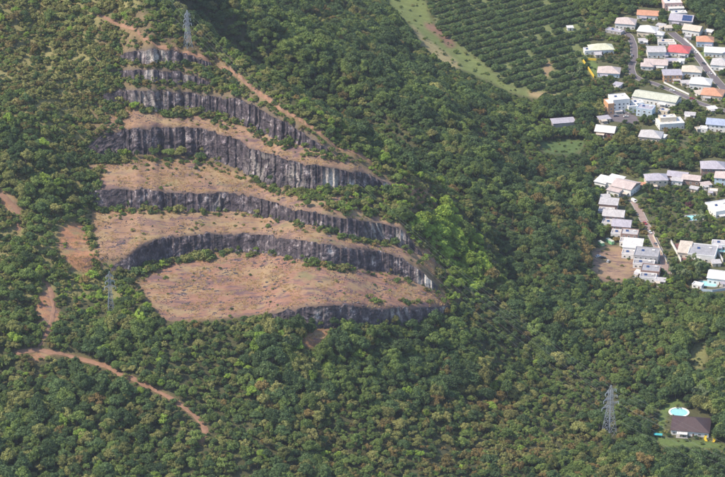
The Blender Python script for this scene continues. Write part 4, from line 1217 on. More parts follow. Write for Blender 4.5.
tA = pylon(188, 47, 27, 38, 'pylon standing on the crest above the topmost rock face', 2.3, .62)
tB = pylon(609, 437, 36, 42, 'tall pylon standing in the low forest near the round pool', 3.6)
tC = pylon(111, 312, 28, 10, 'slim pylon standing in bushes below the curved rock face', 1.9, .6)
def cable(a, b_, sag, label):
    mb = MB(); n = 40
    pts = []
    for k in range(n + 1):
        t = k / n; p = a.lerp(b_, t); p.z -= 4 * sag * t * (1 - t); pts.append(p)
    for p, q in zip(pts[:-1], pts[1:]): mb.bar(p, q, .024, 4)
    o = mb.build('power_cable', CABLE); tag(o, label, 'cable', 'cables of the power line')
for k in range(7):
    cable(tA[k], tB[k], 14, 'thin cable slung from the crest pylon down to the tall forest pylon')
for k in range(7):
    cable(tA[k], tA[k] + Vector((-95, 190, 62)), 6, 'thin cable rising from the crest pylon up the hill')
for k in range(7):
    cable(tB[k], tB[k] + Vector((210, -230, 6)), 7, 'thin cable leaving the tall forest pylon past the bungalow')

# ------------------------------------------------------------------ plants: shapes
def leaf_cards(centres, normals, sizes, tint, rs, tilt=0.55):
    """one small bent leaf clump per point, as quads facing roughly outwards"""
    n = len(centres)
    nv = normals + rs.normal(0, tilt, (n, 3)); nv /= np.linalg.norm(nv, axis=1, keepdims=True)
    r = rs.normal(0, 1, (n, 3)); a = np.cross(nv, r); a /= np.linalg.norm(a, axis=1, keepdims=True) + 1e-9
    b_ = np.cross(nv, a)
    s = sizes[:, None]
    asp = rs.uniform(0.55, 1.0, (n, 1))
    V_ = np.stack([centres - a * s - b_ * s * asp * .5, centres + b_ * s * asp * -1.0 + a * s * .2, centres + a * s + b_ * s * asp * .4, centres + b_ * s * asp - a * s * .3], 1).reshape(-1, 3)
    Fq = np.arange(4 * n).reshape(n, 4)
    return V_, Fq, np.repeat(tint, 4)

def sphere_dirs(n, rs, up=0.0):
    d = rs.normal(0, 1, (n, 3)); d[:, 2] += up
    return d / np.linalg.norm(d, axis=1, keepdims=True)

ICO = bmesh.new(); bmesh.ops.create_icosphere(ICO, subdivisions=1, radius=1.0)
ICO_V = np.array([v.co[:] for v in ICO.verts]); ICO_F = [tuple(v.index for v in f.verts) for f in ICO.faces]; ICO.free()

def crown_arrays(seed, height_, rad, lobes, leaf, per, flat=0.75, base=0.30, spread=1.0, key_fine=False):
    rs = np.random.default_rng(seed)
    Vs, Fs, Ts = [], [], []; off = 0
    ctr = []
    for k in range(lobes):
        ang = rs.uniform(0, 6.283); rr = rad * 0.72 * math.sqrt(rs.uniform(0, 1)) * spread
        hh = height_ * (base + (0.92 - base) * (1 - (rr / rad) ** 2 * 0.75) * rs.uniform(0.55, 1.0))
        lr = rad * (rs.uniform(0.17, 0.36) if key_fine else rs.uniform(0.26, 0.44))
        ctr.append((np.array([rr * math.cos(ang), rr * math.sin(ang), hh - lr * 0.55]), lr))
    for c, lr in ctr:
        # ragged inner mass, tinted darker: shade inside the crown put into the colour
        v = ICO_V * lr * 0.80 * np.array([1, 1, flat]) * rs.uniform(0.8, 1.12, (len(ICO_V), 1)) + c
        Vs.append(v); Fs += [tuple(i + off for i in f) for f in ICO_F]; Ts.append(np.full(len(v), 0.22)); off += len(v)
        n = int(per * (lr / (rad * 0.35)) ** 2)
        d = sphere_dirs(n, rs, 0.45)
        p = c + d * lr * np.array([1, 1, flat]) * rs.uniform(0.82, 1.16, (n, 1))
        lt = rs.uniform(0.25, 0.75)
        v, f, t = leaf_cards(p, d, leaf * rs.uniform(0.55, 1.25, n), np.clip(lt + rs.normal(0, 0.2, n), 0, 1), rs)
        Vs.append(v); Fs += [tuple(q) for q in (f + off)]; Ts.append(t); off += len(v)
    return np.concatenate(Vs), Fs, np.concatenate(Ts), ctr

def trunk_mb(seed, ctr, height_, r0=0.28):
    rs = random.Random(seed)
    mb = MB()
    fork = Vector((rs.uniform(-.3, .3), rs.uniform(-.3, .3), height_ * .32))
    mb.bar((0, 0, -.8), fork, r0, 6, r0 * .75)
    for c, lr in ctr[:6]:
        mb.bar(fork, Vector(c), r0 * .5, 5, r0 * .15)
    return mb

def set_tint(me, t):
    a_ = me.attributes.new('tint', 'FLOAT', 'POINT'); a_.data.foreach_set('value', np.asarray(t, dtype=np.float32))

SHAPES = {}
def shape(key, seed, **kw):
    V_, F_, T_, ctr = crown_arrays(seed, **kw)
    SHAPES[key] = (V_, F_, T_, ctr, kw['height_'], seed)
for i in range(5): shape(('tree', i), 100 + i, height_=[8.5, 9.5, 7.5, 10.5, 8.0][i], rad=[4.2, 4.8, 4.4, 4.6, 5.2][i], lobes=[24, 28, 22, 30, 27][i], leaf=0.34, per=105, key_fine=True)
for i in range(3): shape(('wispy', i), 140 + i, height_=[8, 9, 7][i], rad=[3.6, 4.0, 3.8][i], lobes=[20, 22, 19][i], leaf=0.30, per=80, flat=0.9, key_fine=True)
for i in range(3): shape(('shrub', i), 160 + i, height_=[2.6, 3.2, 2.2][i], rad=[1.9, 2.3, 2.4][i], lobes=[10, 12, 11][i], leaf=0.24, per=52, base=0.15, key_fine=True)
for i in range(3): shape(('orch', i), 180 + i, height_=[6.6, 7.0, 6.2][i], rad=[4.3, 4.6, 4.1][i], lobes=[17, 18, 16][i], leaf=0.40, per=90, flat=0.85, base=0.22)
def palm_arrays(seed, hgt):
    rs = np.random.default_rng(seed)
    Vs, Fs, Ts = [], [], []; off = 0
    for k in range(20):
        ang = k * 2.4 + rs.uniform(-.2, .2); up = rs.uniform(-.25, 1.0); L = rs.uniform(2.6, 3.6)
        n = 7
        pts = []
        for q in range(n + 1):
            t = q / n; r_ = L * t * (1 - .18 * t); z_ = hgt + L * (up * t - (0.55 + .4 * (1 - up)) * t * t)
            pts.append((r_ * math.cos(ang), r_ * math.sin(ang), z_))
        px_, py_ = -math.sin(ang), math.cos(ang)
        for q in range(n):
            t = q / n
            w0 = .62 * math.sin(math.pi * min(1, .15 + .85 * t)) + .06; w1 = .62 * math.sin(math.pi * min(1, .15 + .85 * (q + 1) / n)) + .03
            a_, b_ = np.array(pts[q]), np.array(pts[q + 1])
            s_ = np.array([px_, py_, 0])
            dr = np.array([0, 0, -.22])
            Vs.append(np.array([a_, b_, b_ + s_ * w1 + dr, a_ + s_ * w0 + dr, b_ - s_ * w1 + dr, a_ - s_ * w0 + dr]))
            Fs += [(off, off + 1, off + 2, off + 3), (off, off + 5, off + 4, off + 1)]; Ts.append(np.full(6, rs.uniform(.2, .9))); off += 6
    return np.concatenate(Vs), Fs, np.concatenate(Ts)
for i in range(2):
    V_, F_, T_ = palm_arrays(200 + i, [7.5, 9.5][i]); SHAPES[('palm', i)] = (V_, F_, T_, None, [7.5, 9.5][i], 200 + i)
# dry grass tuft
rs = np.random.default_rng(5)
Vs, Fs, Ts = [], [], []
for k in range(16):
    a_ = rs.uniform(0, 6.28); r_ = rs.uniform(0, .5); l_ = rs.uniform(.35, .8); o_ = np.array([r_ * math.cos(a_), r_ * math.sin(a_), -.05]); ln = rs.normal(0, .3, 2)
    w_ = np.array([math.cos(a_ + 1.5), math.sin(a_ + 1.5), 0]) * .09
    Vs.append(np.array([o_ - w_, o_ + w_, o_ + np.array([ln[0], ln[1], l_])])); Fs.append((3 * k, 3 * k + 1, 3 * k + 2)); Ts.append(np.full(3, rs.uniform(.2, .9)))
SHAPES[('tuft', 0)] = (np.concatenate(Vs), Fs, np.concatenate(Ts), None, .8, 5)

_mc = {}
def plant_meshes(key, mat):
    """(crown mesh, trunk mesh, both in one) for a shape and a leaf colour"""
    k = (key, mat)
    if k not in _mc:
        V_, F_, T_, ctr, hh, sd = SHAPES[key]
        crown = from_np('crown', V_, F_, LEAF[mat]); set_tint(crown, T_)
        if key[0] == 'palm':
            tm = MB(); tm.bar((0, 0, -.5), (.25, .1, hh * .5), .24, 7, .19); tm.bar((.25, .1, hh * .5), (0, 0, hh + .05), .19, 7, .15)
        elif key[0] == 'tuft': tm = None
        else: tm = trunk_mb(sd, ctr, hh, .30 if key[0] in ('tree', 'orch') else (.22 if key[0] == 'wispy' else .09))
        if tm:
            trunk = tm.mesh('trunk', BARK)
            both = MB(); both.v = [tuple(v) for v in V_]; both.f = list(F_); both.m = [0] * len(F_)
            both.add(tm.v, tm.f, 1)
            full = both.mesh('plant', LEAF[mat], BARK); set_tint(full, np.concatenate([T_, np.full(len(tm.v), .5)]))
        else: trunk = None; full = crown
        _mc[k] = (crown, trunk, full)
    return _mc[k]

PROTO = bpy.data.collections.new('plant_shapes')      # not linked to the scene: only a source for the woodland masses
KINDS = []
def proto(key, mat):
    k = (key, mat)
    if k not in KINDS:
        KINDS.append(k)
        o = bpy.data.objects.new('plant_%03d' % (len(KINDS) - 1), plant_meshes(key, mat)[2]); PROTO.objects.link(o)
    return KINDS.index(k)
PAL = ['dark', 'mid', 'olive', 'brown', 'lime']
for mt in PAL:
    for i in range(5): proto(('tree', i), mt)
    for i in range(3): proto(('wispy', i), mt)
    for i in range(3): proto(('shrub', i), mt)
for i in range(3): proto(('orch', i), 'orch')
proto(('tuft', 0), 'straw')
KID = {k: i for i, k in enumerate(KINDS)}

gn = bpy.data.node_groups.new('plant_scatter', 'GeometryNodeTree')
gn.interface.new_socket('Geometry', in_out='INPUT', socket_type='NodeSocketGeometry')
gn.interface.new_socket('Geometry', in_out='OUTPUT', socket_type='NodeSocketGeometry')
gi = gn.nodes.new('NodeGroupInput'); go = gn.nodes.new('NodeGroupOutput')
iop = gn.nodes.new('GeometryNodeInstanceOnPoints'); ci = gn.nodes.new('GeometryNodeCollectionInfo')
ci.inputs['Collection'].default_value = PROTO; ci.inputs['Separate Children'].default_value = True; ci.inputs['Reset Children'].default_value = True
def natt(name, tp):
    n_ = gn.nodes.new('GeometryNodeInputNamedAttribute'); n_.data_type = tp; n_.inputs['Name'].default_value = name
    return n_.outputs['Attribute']
gn.links.new(gi.outputs[0], iop.inputs['Points']); gn.links.new(ci.outputs[0], iop.inputs['Instance'])
iop.inputs['Pick Instance'].default_value = True
gn.links.new(natt('kind', 'INT'), iop.inputs['Instance Index']); gn.links.new(natt('turn', 'FLOAT_VECTOR'), iop.inputs['Rotation']); gn.links.new(natt('size', 'FLOAT_VECTOR'), iop.inputs['Scale'])
gn.links.new(iop.outputs[0], go.inputs[0])

def scatter(name, P, kinds, turn, size, label, cat):
    me = bpy.data.meshes.new(name); me.vertices.add(len(P)); me.vertices.foreach_set('co', np.asarray(P, dtype=np.float32).ravel())
    a_ = me.attributes.new('kind', 'INT', 'POINT'); a_.data.foreach_set('value', np.asarray(kinds, dtype=np.int32))
    a_ = me.attributes.new('turn', 'FLOAT_VECTOR', 'POINT'); a_.data.foreach_set('vector', np.asarray(turn, dtype=np.float32).ravel())
    a_ = me.attributes.new('size', 'FLOAT_VECTOR', 'POINT'); a_.data.foreach_set('vector', np.asarray(size, dtype=np.float32).ravel())
    me.update()
    o = mesh_obj(name, me); md = o.modifiers.new('plants', 'NODES'); md.node_group = gn
    return tag(o, label, cat, kind='stuff')

# ------------------------------------------------------------------ plants: where they grow
open_mask = shelf_bare | track_mask | patch_mask | grass_mask | meadow_mask | clear_mask | ROADPX | house_px | lot_mask | lawn_mask
cliff_keep = np.zeros((RH, RW), bool)
for k, (top, bot) in CLIFFS.items():
    tx, ty = zip(*top); bx_, by_ = zip(*bot)
    yt = np.interp(gx[0], tx, ty); yb = np.interp(gx[0], bx_, by_)
    inx = (gx[0] >= tx[0] + 15) & (gx[0] <= tx[-1] - 5)
    cliff_keep |= inx[None, :] & (gy >= yt[None, :] - 1) & (gy <= (yt + (yb - yt) * (0.70 if k != 'c0' else .66))[None, :])
nogrow = open_mask | cliff_keep
SP_ = 4.6
cx_, cy_ = np.meshgrid(np.arange(-395, 395, SP_), np.arange(1350, 2480, SP_))
X = (cx_ + rng.uniform(-.46, .46, cx_.shape) * SP_).ravel(); Y = (cy_ + rng.uniform(-.46, .46, cx_.shape) * SP_).ravel()
Z = height(X, Y)
vis, px, py = visible(X, Y, Z, 26)
inv = (px > -45) & (px < 770) & (py > -30) & (py < 520)
X, Y, Z, vis, px, py = [a[inv] for a in (X, Y, Z, vis, px, py)]
# outside the strip of picture nothing hides or shows: treat as forest
infr = (px > -MG + 1) & (px < 725 + MG - 1)
def zone_of(poly): return nearest(poly_mask(poly), px, py) & vis
N = len(X)
w5 = np.tile(np.array([.52, .36, .09, .03, .0]), (N, 1)).astype(float)   # dark, mid, olive, brown, lime
size = np.full(N, .92); dens = np.full(N, 1.0); shr = np.zeros(N)
def setz(mask, wts, sz=None, dn=None, sh=None):
    w5[mask] = wts
    if sz is not None: size[mask] = sz
    if dn is not None: dens[mask] = dn
    if sh is not None: shr[mask] = sh
lower = vis & (py > 312) & (px < 430)
setz(lower, [.30, .44, .21, .02, .03], .84)
setz(vis & (py > 290) & (px >= 430) & (px < 655), [.38, .40, .16, .05, .01], .86)
setz(vis & (py > 395) & (px > 225) & (px < 520), [.20, .32, .32, .12, .02], .78)
lefthill = vis & (px < 140) & (py < 300)
setz(lefthill, [.10, .20, .62, .06, .02], .56, .9, .5)
setz(vis & (px < 135) & (py > 120) & (py < 312), [.28, .36, .26, .01, .06], .74, 1.0, .2)
setz(zone_of([(60,275),(112,262),(165,322),(120,330),(62,318)]), [.08, .30, .38, .02, .22], .62, 1, .3)
quarry = zone_of([(105,20),(140,10),(200,42),(267,94),(317,126),(381,167),(430,193),(455,210),(490,260),(452,310),(262,312),(160,322),(120,275),(85,190),(90,130)])
setz(quarry, [.22, .36, .34, .03, .05], .50, .75, .55)
RB = [(140,-30),(160,0),(200,24),(240,50),(275,80),(330,112),(390,150),(440,176),(468,204),(455,214),(430,196),(381,172),(344,150),(317,131),(267,99),(240,74),(200,48),(150,34)]
ridge_band = zone_of(RB)
setz(ridge_band, [.12, .38, .32, .02, .16], .50, 1.0, .35)
setz(zone_of([(408,230),(424,214),(452,214),(474,234),(488,258),(490,282),(472,294),(448,290),(432,270),(414,250)]), [.0, .02, .0, .0, .98], 1.05, 1.0, 0)
setz(zone_of([(350,190),(400,188),(450,205),(440,222),(400,226),(362,214)]), [.16, .46, .26, .02, .10], .60, 1.0, .2)
setz(zone_of([(430,452),(470,446),(520,440),(560,430),(600,440),(600,452),(540,462),(470,472),(430,470)]), [.03, .10, .28, .58, .0], .45, 1.0, .8)
setz(zone_of([(560,330),(600,338),(636,348),(648,372),(620,396),(590,400),(560,392),(548,360)]), [.26, .32, .18, .24, .0], .85)
setz(zone_of([(540,170),(592,190),(596,250),(600,300),(560,310),(520,260),(520,200)]), [.38, .32, .14, .16, .0], .95)
vill = vis & (px > 588) & (py < 300)
setz(vill, [.38, .38, .12, .07, .05], .72, 1.0, .1)
setz(vis & (px > 650) & (py > 200) & (py < 300), [.34, .38, .18, .04, .06], .68, 1.0, .1)
setz(vis & (px > 690) & (py < 42), [.75, .2, .03, .02, 0], 1.0, 1, 0)
# woods cluster by colour
for k in range(5):
    w5[:, k] *= np.exp(2.3 * (fbm(X / 42, Y / 60, 200 + k * 5, 3) - .5) * 2)
w5 /= w5.sum(1, keepdims=True)
pick = (np.cumsum(w5, 1) < rng.uniform(0, 1, N)[:, None]).sum(1).clip(0, 4)
isshr = rng.uniform(0, 1, N) < shr
keep = rng.uniform(0, 1, N) < dens
sc = size * np.where(rng.uniform(0, 1, N) < .16, rng.uniform(1.15, 1.5, N), rng.uniform(.62, 1.15, N)) * (0.62 + 0.72 * sstep(.30, .70, fbm(X / 42, Y / 55, 77, 3)))
typ = np.where(isshr, 2, np.where((rng.uniform(0, 1, N) < .32) & (pick != 0), 1, 0))
typ = np.where((pick == 3) & (typ == 0) & (rng.uniform(0, 1, N) < .7), 1, typ)
# do not stand on or in front of what lies open to view
inorch = nearest(orch_mask, px, py) & vis
keep &= ~(inorch)
keep &= ~(nearest(open_mask, px, py) & vis)
keep &= ~(nearest(cliff_mask, px, py) & vis & ~(rng.uniform(0, 1, N) < .10))
base_h = np.where(typ == 2, 2.6, np.where(typ == 1, 8.0, 8.6))
okk = np.zeros(N, bool)
for fct in (1.0, .7, .48, .33):
    todo = keep & ~okk
    hh = base_h * sc * fct
    clash = np.zeros(N, bool)
    for fr in (1.0, .7, .4):
        qx, qy, _ = project(X, Y, Z + hh * fr)
        clash |= nearest(nogrow | (orch_mask & False), qx, qy)
        for sd_ in (-.4, .4):
            qx, qy, _ = project(X + sd_ * hh, Y, Z + hh * fr * .8)
            clash |= nearest(nogrow, qx, qy)
    clash &= vis
    good = todo & ~clash
    sc = np.where(good, sc * fct, sc); okk |= good
# the rest become low scrub where that still fits
low = keep & ~okk
typ = np.where(low, 2, typ); sc = np.where(low, rng.uniform(.35, .7, N), sc)
qx, qy, _ = project(X, Y, Z + 2.4 * sc)
low &= ~(nearest(nogrow, qx, qy) & vis & (rng.uniform(0, 1, N) < .8))
okk |= low
for fx_, fy_, fr_ in FOOT:
    okk &= ~((X - fx_) ** 2 + (Y - fy_) ** 2 < fr_ ** 2)
for q, wd in ROADQ.values():
    for p in q[::2]:
        okk &= ~((X - p[0]) ** 2 + (Y - p[1]) ** 2 < (wd / 2 + 2.2) ** 2)
sel = np.nonzero(okk)[0]
X, Y, Z, px, py, pick, typ, sc, vis = [a[sel] for a in (X, Y, Z, px, py, pick, typ, sc, vis)]
vill = (px > 588) & (py < 300) & vis
N = len(X)
var = rng.integers(0, 15, N)
TYPN = ['tree', 'wispy', 'shrub']; NV = [5, 3, 3]
kinds = np.array([KID[((TYPN[t], int(v) % NV[t]), PAL[p])] for t, v, p in zip(typ, var, pick)])
rotz = rng.uniform(0, 6.283, N)
tilt = rng.normal(0, .05, (N, 2))
sclv = np.stack([sc * rng.uniform(.72, 1.3, N), sc * rng.uniform(.72, 1.3, N), sc * rng.uniform(.8, 1.2, N)], -1)

# the largest in view are things of their own, the rest stays one mass
dist = np.sqrt(X ** 2 + Y ** 2 + (Z - CAM_H) ** 2)
onscreen = (px > 2) & (px < 723) & (py > 2) & (py < 480) & vis
app = sc * base_h[sel] / dist * onscreen
solo = np.zeros(N, bool)
def take(mask, n):
    c_ = np.nonzero(mask & onscreen & ~solo)[0]
    c_ = c_[np.argsort(-app[c_])][:n]
    solo[c_] = True
    return c_
COLW = {'dark': 'dark green', 'mid': 'mid green', 'olive': 'olive green', 'brown': 'russet brown', 'lime': 'bright green'}
def plant(name, key, mat, loc, rz, scl, label, cat, group):
    crown, trunk, _ = plant_meshes(key, mat)
    o = bpy.data.objects.new(name, None); COL.objects.link(o); o.empty_display_size = .3
    o.location = loc; o.rotation_euler = (0, 0, rz); o.scale = scl
    o['label'] = label; o['category'] = cat; o['group'] = group
    c_ = bpy.data.objects.new('crown', crown); COL.objects.link(c_); c_.parent = o
    t_ = bpy.data.objects.new('trunk', trunk); COL.objects.link(t_); t_.parent = o
def grow(idx, where, group, name=None):
    for i in idx:
        t, mt = TYPN[typ[i]], PAL[pick[i]]
        nm = 'shrub' if t == 'shrub' else name
        lab = '%s %s %s %s' % (('tall' if sclv[i][2] > 1.0 else 'small') if t != 'shrub' else 'low', COLW[mt], {'tree': 'round crowned tree', 'wispy': 'loose crowned tree', 'shrub': 'shrub'}[t], where)
        plant(nm, (t, int(var[i]) % NV[typ[i]]), mt, (X[i], Y[i], Z[i]), rotz[i], tuple(sclv[i]), lab, 'shrub' if t == 'shrub' else 'tree', '%s %s %s' % (COLW[mt], t, group))
lower = (py > 318) & ~vill
grow(take(lower & (typ < 2), 300), 'in the forest below the quarry', 'trees of the lower forest', 'forest_tree')
limez = (pick == 4) & (px > 400) & (px < 500) & (py > 200) & (py < 300)
grow(take(limez, 80), 'in the bright grove at the end of the quarry', 'trees of the bright grove', 'grove_tree')
qz = (px > 95) & (px < 420) & (py < 300) & (nearest(quarry_r := poly_mask([(105,20),(140,10),(200,42),(267,94),(317,126),(381,167),(430,193),(455,210),(490,260),(452,310),(262,312),(160,322),(120,275),(85,190),(90,130)]), px, py))
grow(take(qz & (typ < 2), 100), 'growing between the rock faces of the quarry', 'plants of the quarry', 'quarry_tree')
grow(take(vill, 280), 'in the gardens between the village houses', 'garden plants of the village', 'garden_tree')
lh = (px < 100) & (py < 300)
grow(take(lh, 150), 'on the open hillside beside the quarry', 'plants of the hillside', 'hillside_tree')
rest = ~solo
P = np.stack([X, Y, Z - .15], -1)
turn = np.concatenate([tilt, rotz[:, None]], 1)
scatter('forest', P[rest], kinds[rest], turn[rest], sclv[rest], 'dense mixed forest covering the hill and valley', 'forest')

# low scrub, thickest at the feet of the rock faces and on the broken slopes
SCRUB = []
def scrub(mask, dens_, wts, s0, s1, tall=0.0):
    iy, ix = np.nonzero(mask & ~house_px & ~ROADPX)
    n_ = rng.poisson(len(iy) * dens_)
    if n_ == 0: return
    q = rng.integers(0, len(iy), n_)
    ax_ = gx[0][ix[q]] + rng.uniform(-.5, .5, n_); ay_ = gy[:, 0][iy[q]] + rng.uniform(-.5, .5, n_)
    hx_, hy_, hz_, _ = hits(ax_, ay_)
    ww = np.tile(np.array(wts, float), (n_, 1))
    for k in range(5): ww[:, k] *= np.exp(3.0 * (fbm(hx_ / 20, hy_ / 24, 300 + k * 7, 3) - .5))
    ww /= ww.sum(1, keepdims=True)
    pk = (np.cumsum(ww, 1) < rng.uniform(0, 1, n_)[:, None]).sum(1).clip(0, 4)
    s_ = rng.uniform(s0, s1, n_) * (1 + .5 * (rng.uniform(0, 1, n_) > .85))
    tp_, ty_, _ = project(hx_, hy_, hz_ + 2.4 * s_)
    bad = nearest(cliff_keep | track_mask | house_px, tp_, ty_)
    s_ = np.where(bad, s_ * .55, s_)
    tp_, ty_, _ = project(hx_, hy_, hz_ + 2.2 * s_)
    bad = nearest(cliff_keep | track_mask | house_px, tp_, ty_) & (rng.uniform(0, 1, n_) > .12)
    for a_ in zip(hx_[~bad], hy_[~bad], hz_[~bad], pk[~bad], s_[~bad], ax_[~bad], ay_[~bad]): SCRUB.append(a_)
MIXG = [.26, .36, .28, .04, .06]
scrub(poly_mask(RB) & ~track_mask, .05, [.10, .40, .34, .01, .15], .6, 1.4)
lh_p = poly_mask([(-60,-60),(140,-60),(140,8),(116,44),(108,92),(92,132),(86,180),(74,222),(40,224),(-60,210)])
scrub(lh_p & ~open_mask & ~cliff_mask, .075, [.12, .22, .54, .11, .01], .5, 1.5)
scrub(poly_mask([(40,224),(74,222),(96,262),(112,268),(165,322),(100,345),(-60,345),(-60,210)]) & ~open_mask, .030, [.16, .34, .38, .02, .10], .6, 1.5)
slopes = poly_mask(upper + [(105, 60)]) | poly_mask(B4) | poly_mask([(97,20),(140,5),(200,42),(150,44)])
scrub(slopes & ~cliff_mask & ~shelf_bare & ~track_mask, .060, MIXG, .45, 1.15)
scrub(poly_mask([(90,30),(124,50),(122,160),(84,190),(80,150),(92,100)]) & ~track_mask, .050, [.30, .28, .36, .05, .01], .6, 1.5)
scrub(poly_mask([(300,192),(350,190),(398,188),(430,193),(455,208),(470,232),(420,252),(404,226),(362,220),(332,212),(300,200)]) & ~cliff_keep, .060, [.14, .46, .24, .03, .13], .7, 1.6)
scrub(poly_mask([(300,163),(333,167),(398,187),(452,206),(430,190),(381,164),(344,148),(317,130),(267,98),(258,106),(300,128),(334,153)]) & ~track_mask & ~cliff_keep & ~shelf_bare, .055, [.10, .36, .36, .03, .15], .5, 1.1)
scrub(poly_mask([(404,226),(455,210),(490,256),(504,286),(480,312),(455,312),(440,288),(424,262)]), .050, [.10, .40, .20, .06, .24], .7, 1.7)
scrub(poly_mask([(240,318),(300,322),(360,326),(440,322),(470,306),(480,330),(300,345),(240,340)]) & ~patch_mask, .030, [.25, .40, .25, .04, .06], .7, 1.5)
scrub(poly_mask([(420,456),(470,446),(520,440),(560,430),(610,440),(610,456),(540,464),(470,476),(420,474)]), .055, [.05, .13, .26, .54, .02], .6, 1.4)
for pts, dn, s1 in (([(121,277),(132,277),(146,270),(170,262),(205,258)], .075, 1.7), ([(205,258),(226,254),(262,254),(285,257)], .028, 1.0), ([(288,260),(313,266),(348,270)], .06, 1.3), ([(351,270),(389,276),(411,283)], .022, .8),
                    ([(96,209),(125,212),(150,211),(203,213)], .045, 1.2), ([(203,213),(240,213),(300,225)], .030, 1.0), ([(318,228),(351,240),(400,246)], .055, 1.2),
                    ([(92,158),(108,161),(125,161)], .09, 1.9), ([(130,160),(201,162),(243,177)], .028, .9), ([(255,182),(283,193),(330,194),(398,190)], .06, 1.3),
                    ([(119,107),(160,114),(200,114),(240,124)], .050, 1.5), ([(170,114),(196,114)], .07, 1.9), ([(117,76),(145,79),(202,86)], .06, 1.0), ([(131,63),(200,66)], .06, 1.0), ([(200,70),(215,78),(232,92)], .08, 1.6),
                    ([(370,299),(400,301),(430,303)], .045, 1.0), ([(425,287),(440,296),(452,304)], .05, 1.0), ([(88,176),(96,190),(92,205)], .08, 1.8), ([(88,226),(92,245),(98,266)], .06, 1.0)):
    scrub(line_mask(pts, 5.0) & ~cliff_keep, dn * 1.7, MIXG, .45, s1 * 1.1)
scrub(shelf_bare & ~cliff_keep, .0022, MIXG, .25, .6)
clump = fbm(gx / 16, gy / 7, 88, 3) > .60
scrub(shelf_bare & ~cliff_keep & clump & ~poly_mask(B1), .022, [.15, .36, .44, .05, 0], .3, .8)
scrub(poly_mask(B1) & clump & (gy < 285), .010, [.15, .36, .44, .05, 0], .25, .6)
scrub(patch_mask | clear_mask, .006, MIXG, .25, .7)
scrub(grass_mask, .03, [.3, .4, .3, 0, 0], .3, .9)
scrub(meadow_mask, .035, [.2, .5, .3, 0, 0], .25, .7)
scrub(poly_mask([(586,-10),(760,-10),(760,300),(586,300)]) & ~open_mask, .040, [.28, .36, .24, .05, .07], .4, 1.7)
scrub(orch_mask, .012, [.2, .5, .3, 0, 0], .3, .7)
scrub(poly_mask([(-60,320),(240,322),(300,330),(440,326),(480,312),(520,320),(600,290),(790,300),(790,540),(-60,540)]) & ~open_mask, .018, [.24, .42, .26, .05, .03], .7, 1.7)
scrub(lawn_mask, .02, [.26, .36, .3, .02, .06], .3, .7)
SC = np.array(SCRUB, float)
inq_ = nearest(quarry_r, SC[:, 5], SC[:, 6])
order = np.argsort(-(SC[:, 4] + inq_ * 0.35) * ((SC[:, 5] > 2) & (SC[:, 5] < 723) & (SC[:, 6] > 2) & (SC[:, 6] < 475)))
own = order[:290]; mass = order[290:]
for i in own:
    mt = PAL[int(SC[i, 3])]; s_ = SC[i, 4]
    where = 'among the rock faces and shelves of the quarry' if inq_[i] else ('on the slope beside the quarry' if SC[i, 5] < 250 and SC[i, 6] < 345 else ('between the village houses' if SC[i, 5] > 580 else 'in the low scrub of the forest'))
    plant('shrub', ('shrub', i % 3), mt, (SC[i, 0], SC[i, 1], SC[i, 2] - .1), rng.uniform(0, 6.28), (s_, s_, s_ * rng.uniform(.8, 1.15)), 'broad %s shrub %s' % (COLW[mt], where), 'shrub', '%s shrubs %s' % (COLW[mt], where))
k_ = len(mass)
scatter('scrub', SC[mass, :3] - np.array([0, 0, .1]), [KID[(('shrub', int(i) % 3), PAL[int(SC[i, 3])])] for i in mass], np.stack([np.zeros(k_), np.zeros(k_), rng.uniform(0, 6.28, k_)], -1),
        SC[mass, 4][:, None] * np.stack([rng.uniform(.85, 1.2, k_), rng.uniform(.85, 1.2, k_), rng.uniform(.8, 1.15, k_)], -1), 'low mixed scrub on the slopes and shelves', 'scrub')

# orchard: rows of round trees on the flat ground
o0 = np.array(hit(440, 60)[:2]); o1 = np.array(hit(560, 36)[:2])
du = (o1 - o0) / np.linalg.norm(o1 - o0); dv = np.array([-du[1], du[0]])
cand = []
c0 = np.array(hit(515, 45)[:2])
for i in range(-26, 27):
    for j in range(-40, 41):
        p = c0 + dv * i * 13.0 + du * (j * 6.2 + (i % 2) * 3.0) + rng.normal(0, .35, 2)
        cand.append(p)
cand = np.array(cand)
cz = height(cand[:, 0], cand[:, 1])
v_, qx, qy = visible(cand[:, 0], cand[:, 1], cz, 26)
_, qy2, _ = project(cand[:, 0], cand[:, 1], cz + 5)
ok = v_ & nearest(orch_mask, qx, qy) & ~nearest(grass_mask, qx, qy2) & (qx > 400) & (qy > -25)
holes = nearest(poly_mask([(545,60),(552,61),(553,72),(547,80),(542,74)]), qx, qy) | nearest(poly_mask([(528,90),(556,94),(556,99),(530,97)]), qx, qy)
ok &= ~holes & (rng.uniform(0, 1, len(cand)) > .03)
for fx_, fy_, fr_ in FOOT: ok &= ~((cand[:, 0] - fx_) ** 2 + (cand[:, 1] - fy_) ** 2 < (fr_ + 2) ** 2)
oi_ = np.nonzero(ok)[0]
oi_ = oi_[np.argsort(-qy[oi_])]
for n_, i in enumerate(oi_):
    if n_ >= 300: break
    s_ = rng.uniform(.68, .95)
    plant('orchard_tree', ('orch', int(rng.integers(0, 3))), 'orch', (cand[i, 0], cand[i, 1], cz[i]), rng.uniform(0, 6.28), (s_ * 1.05, s_, s_ * rng.uniform(.9, 1.1)), 'round dark green fruit tree in the orchard rows', 'tree', 'fruit trees of the orchard')
ro = oi_[300:]
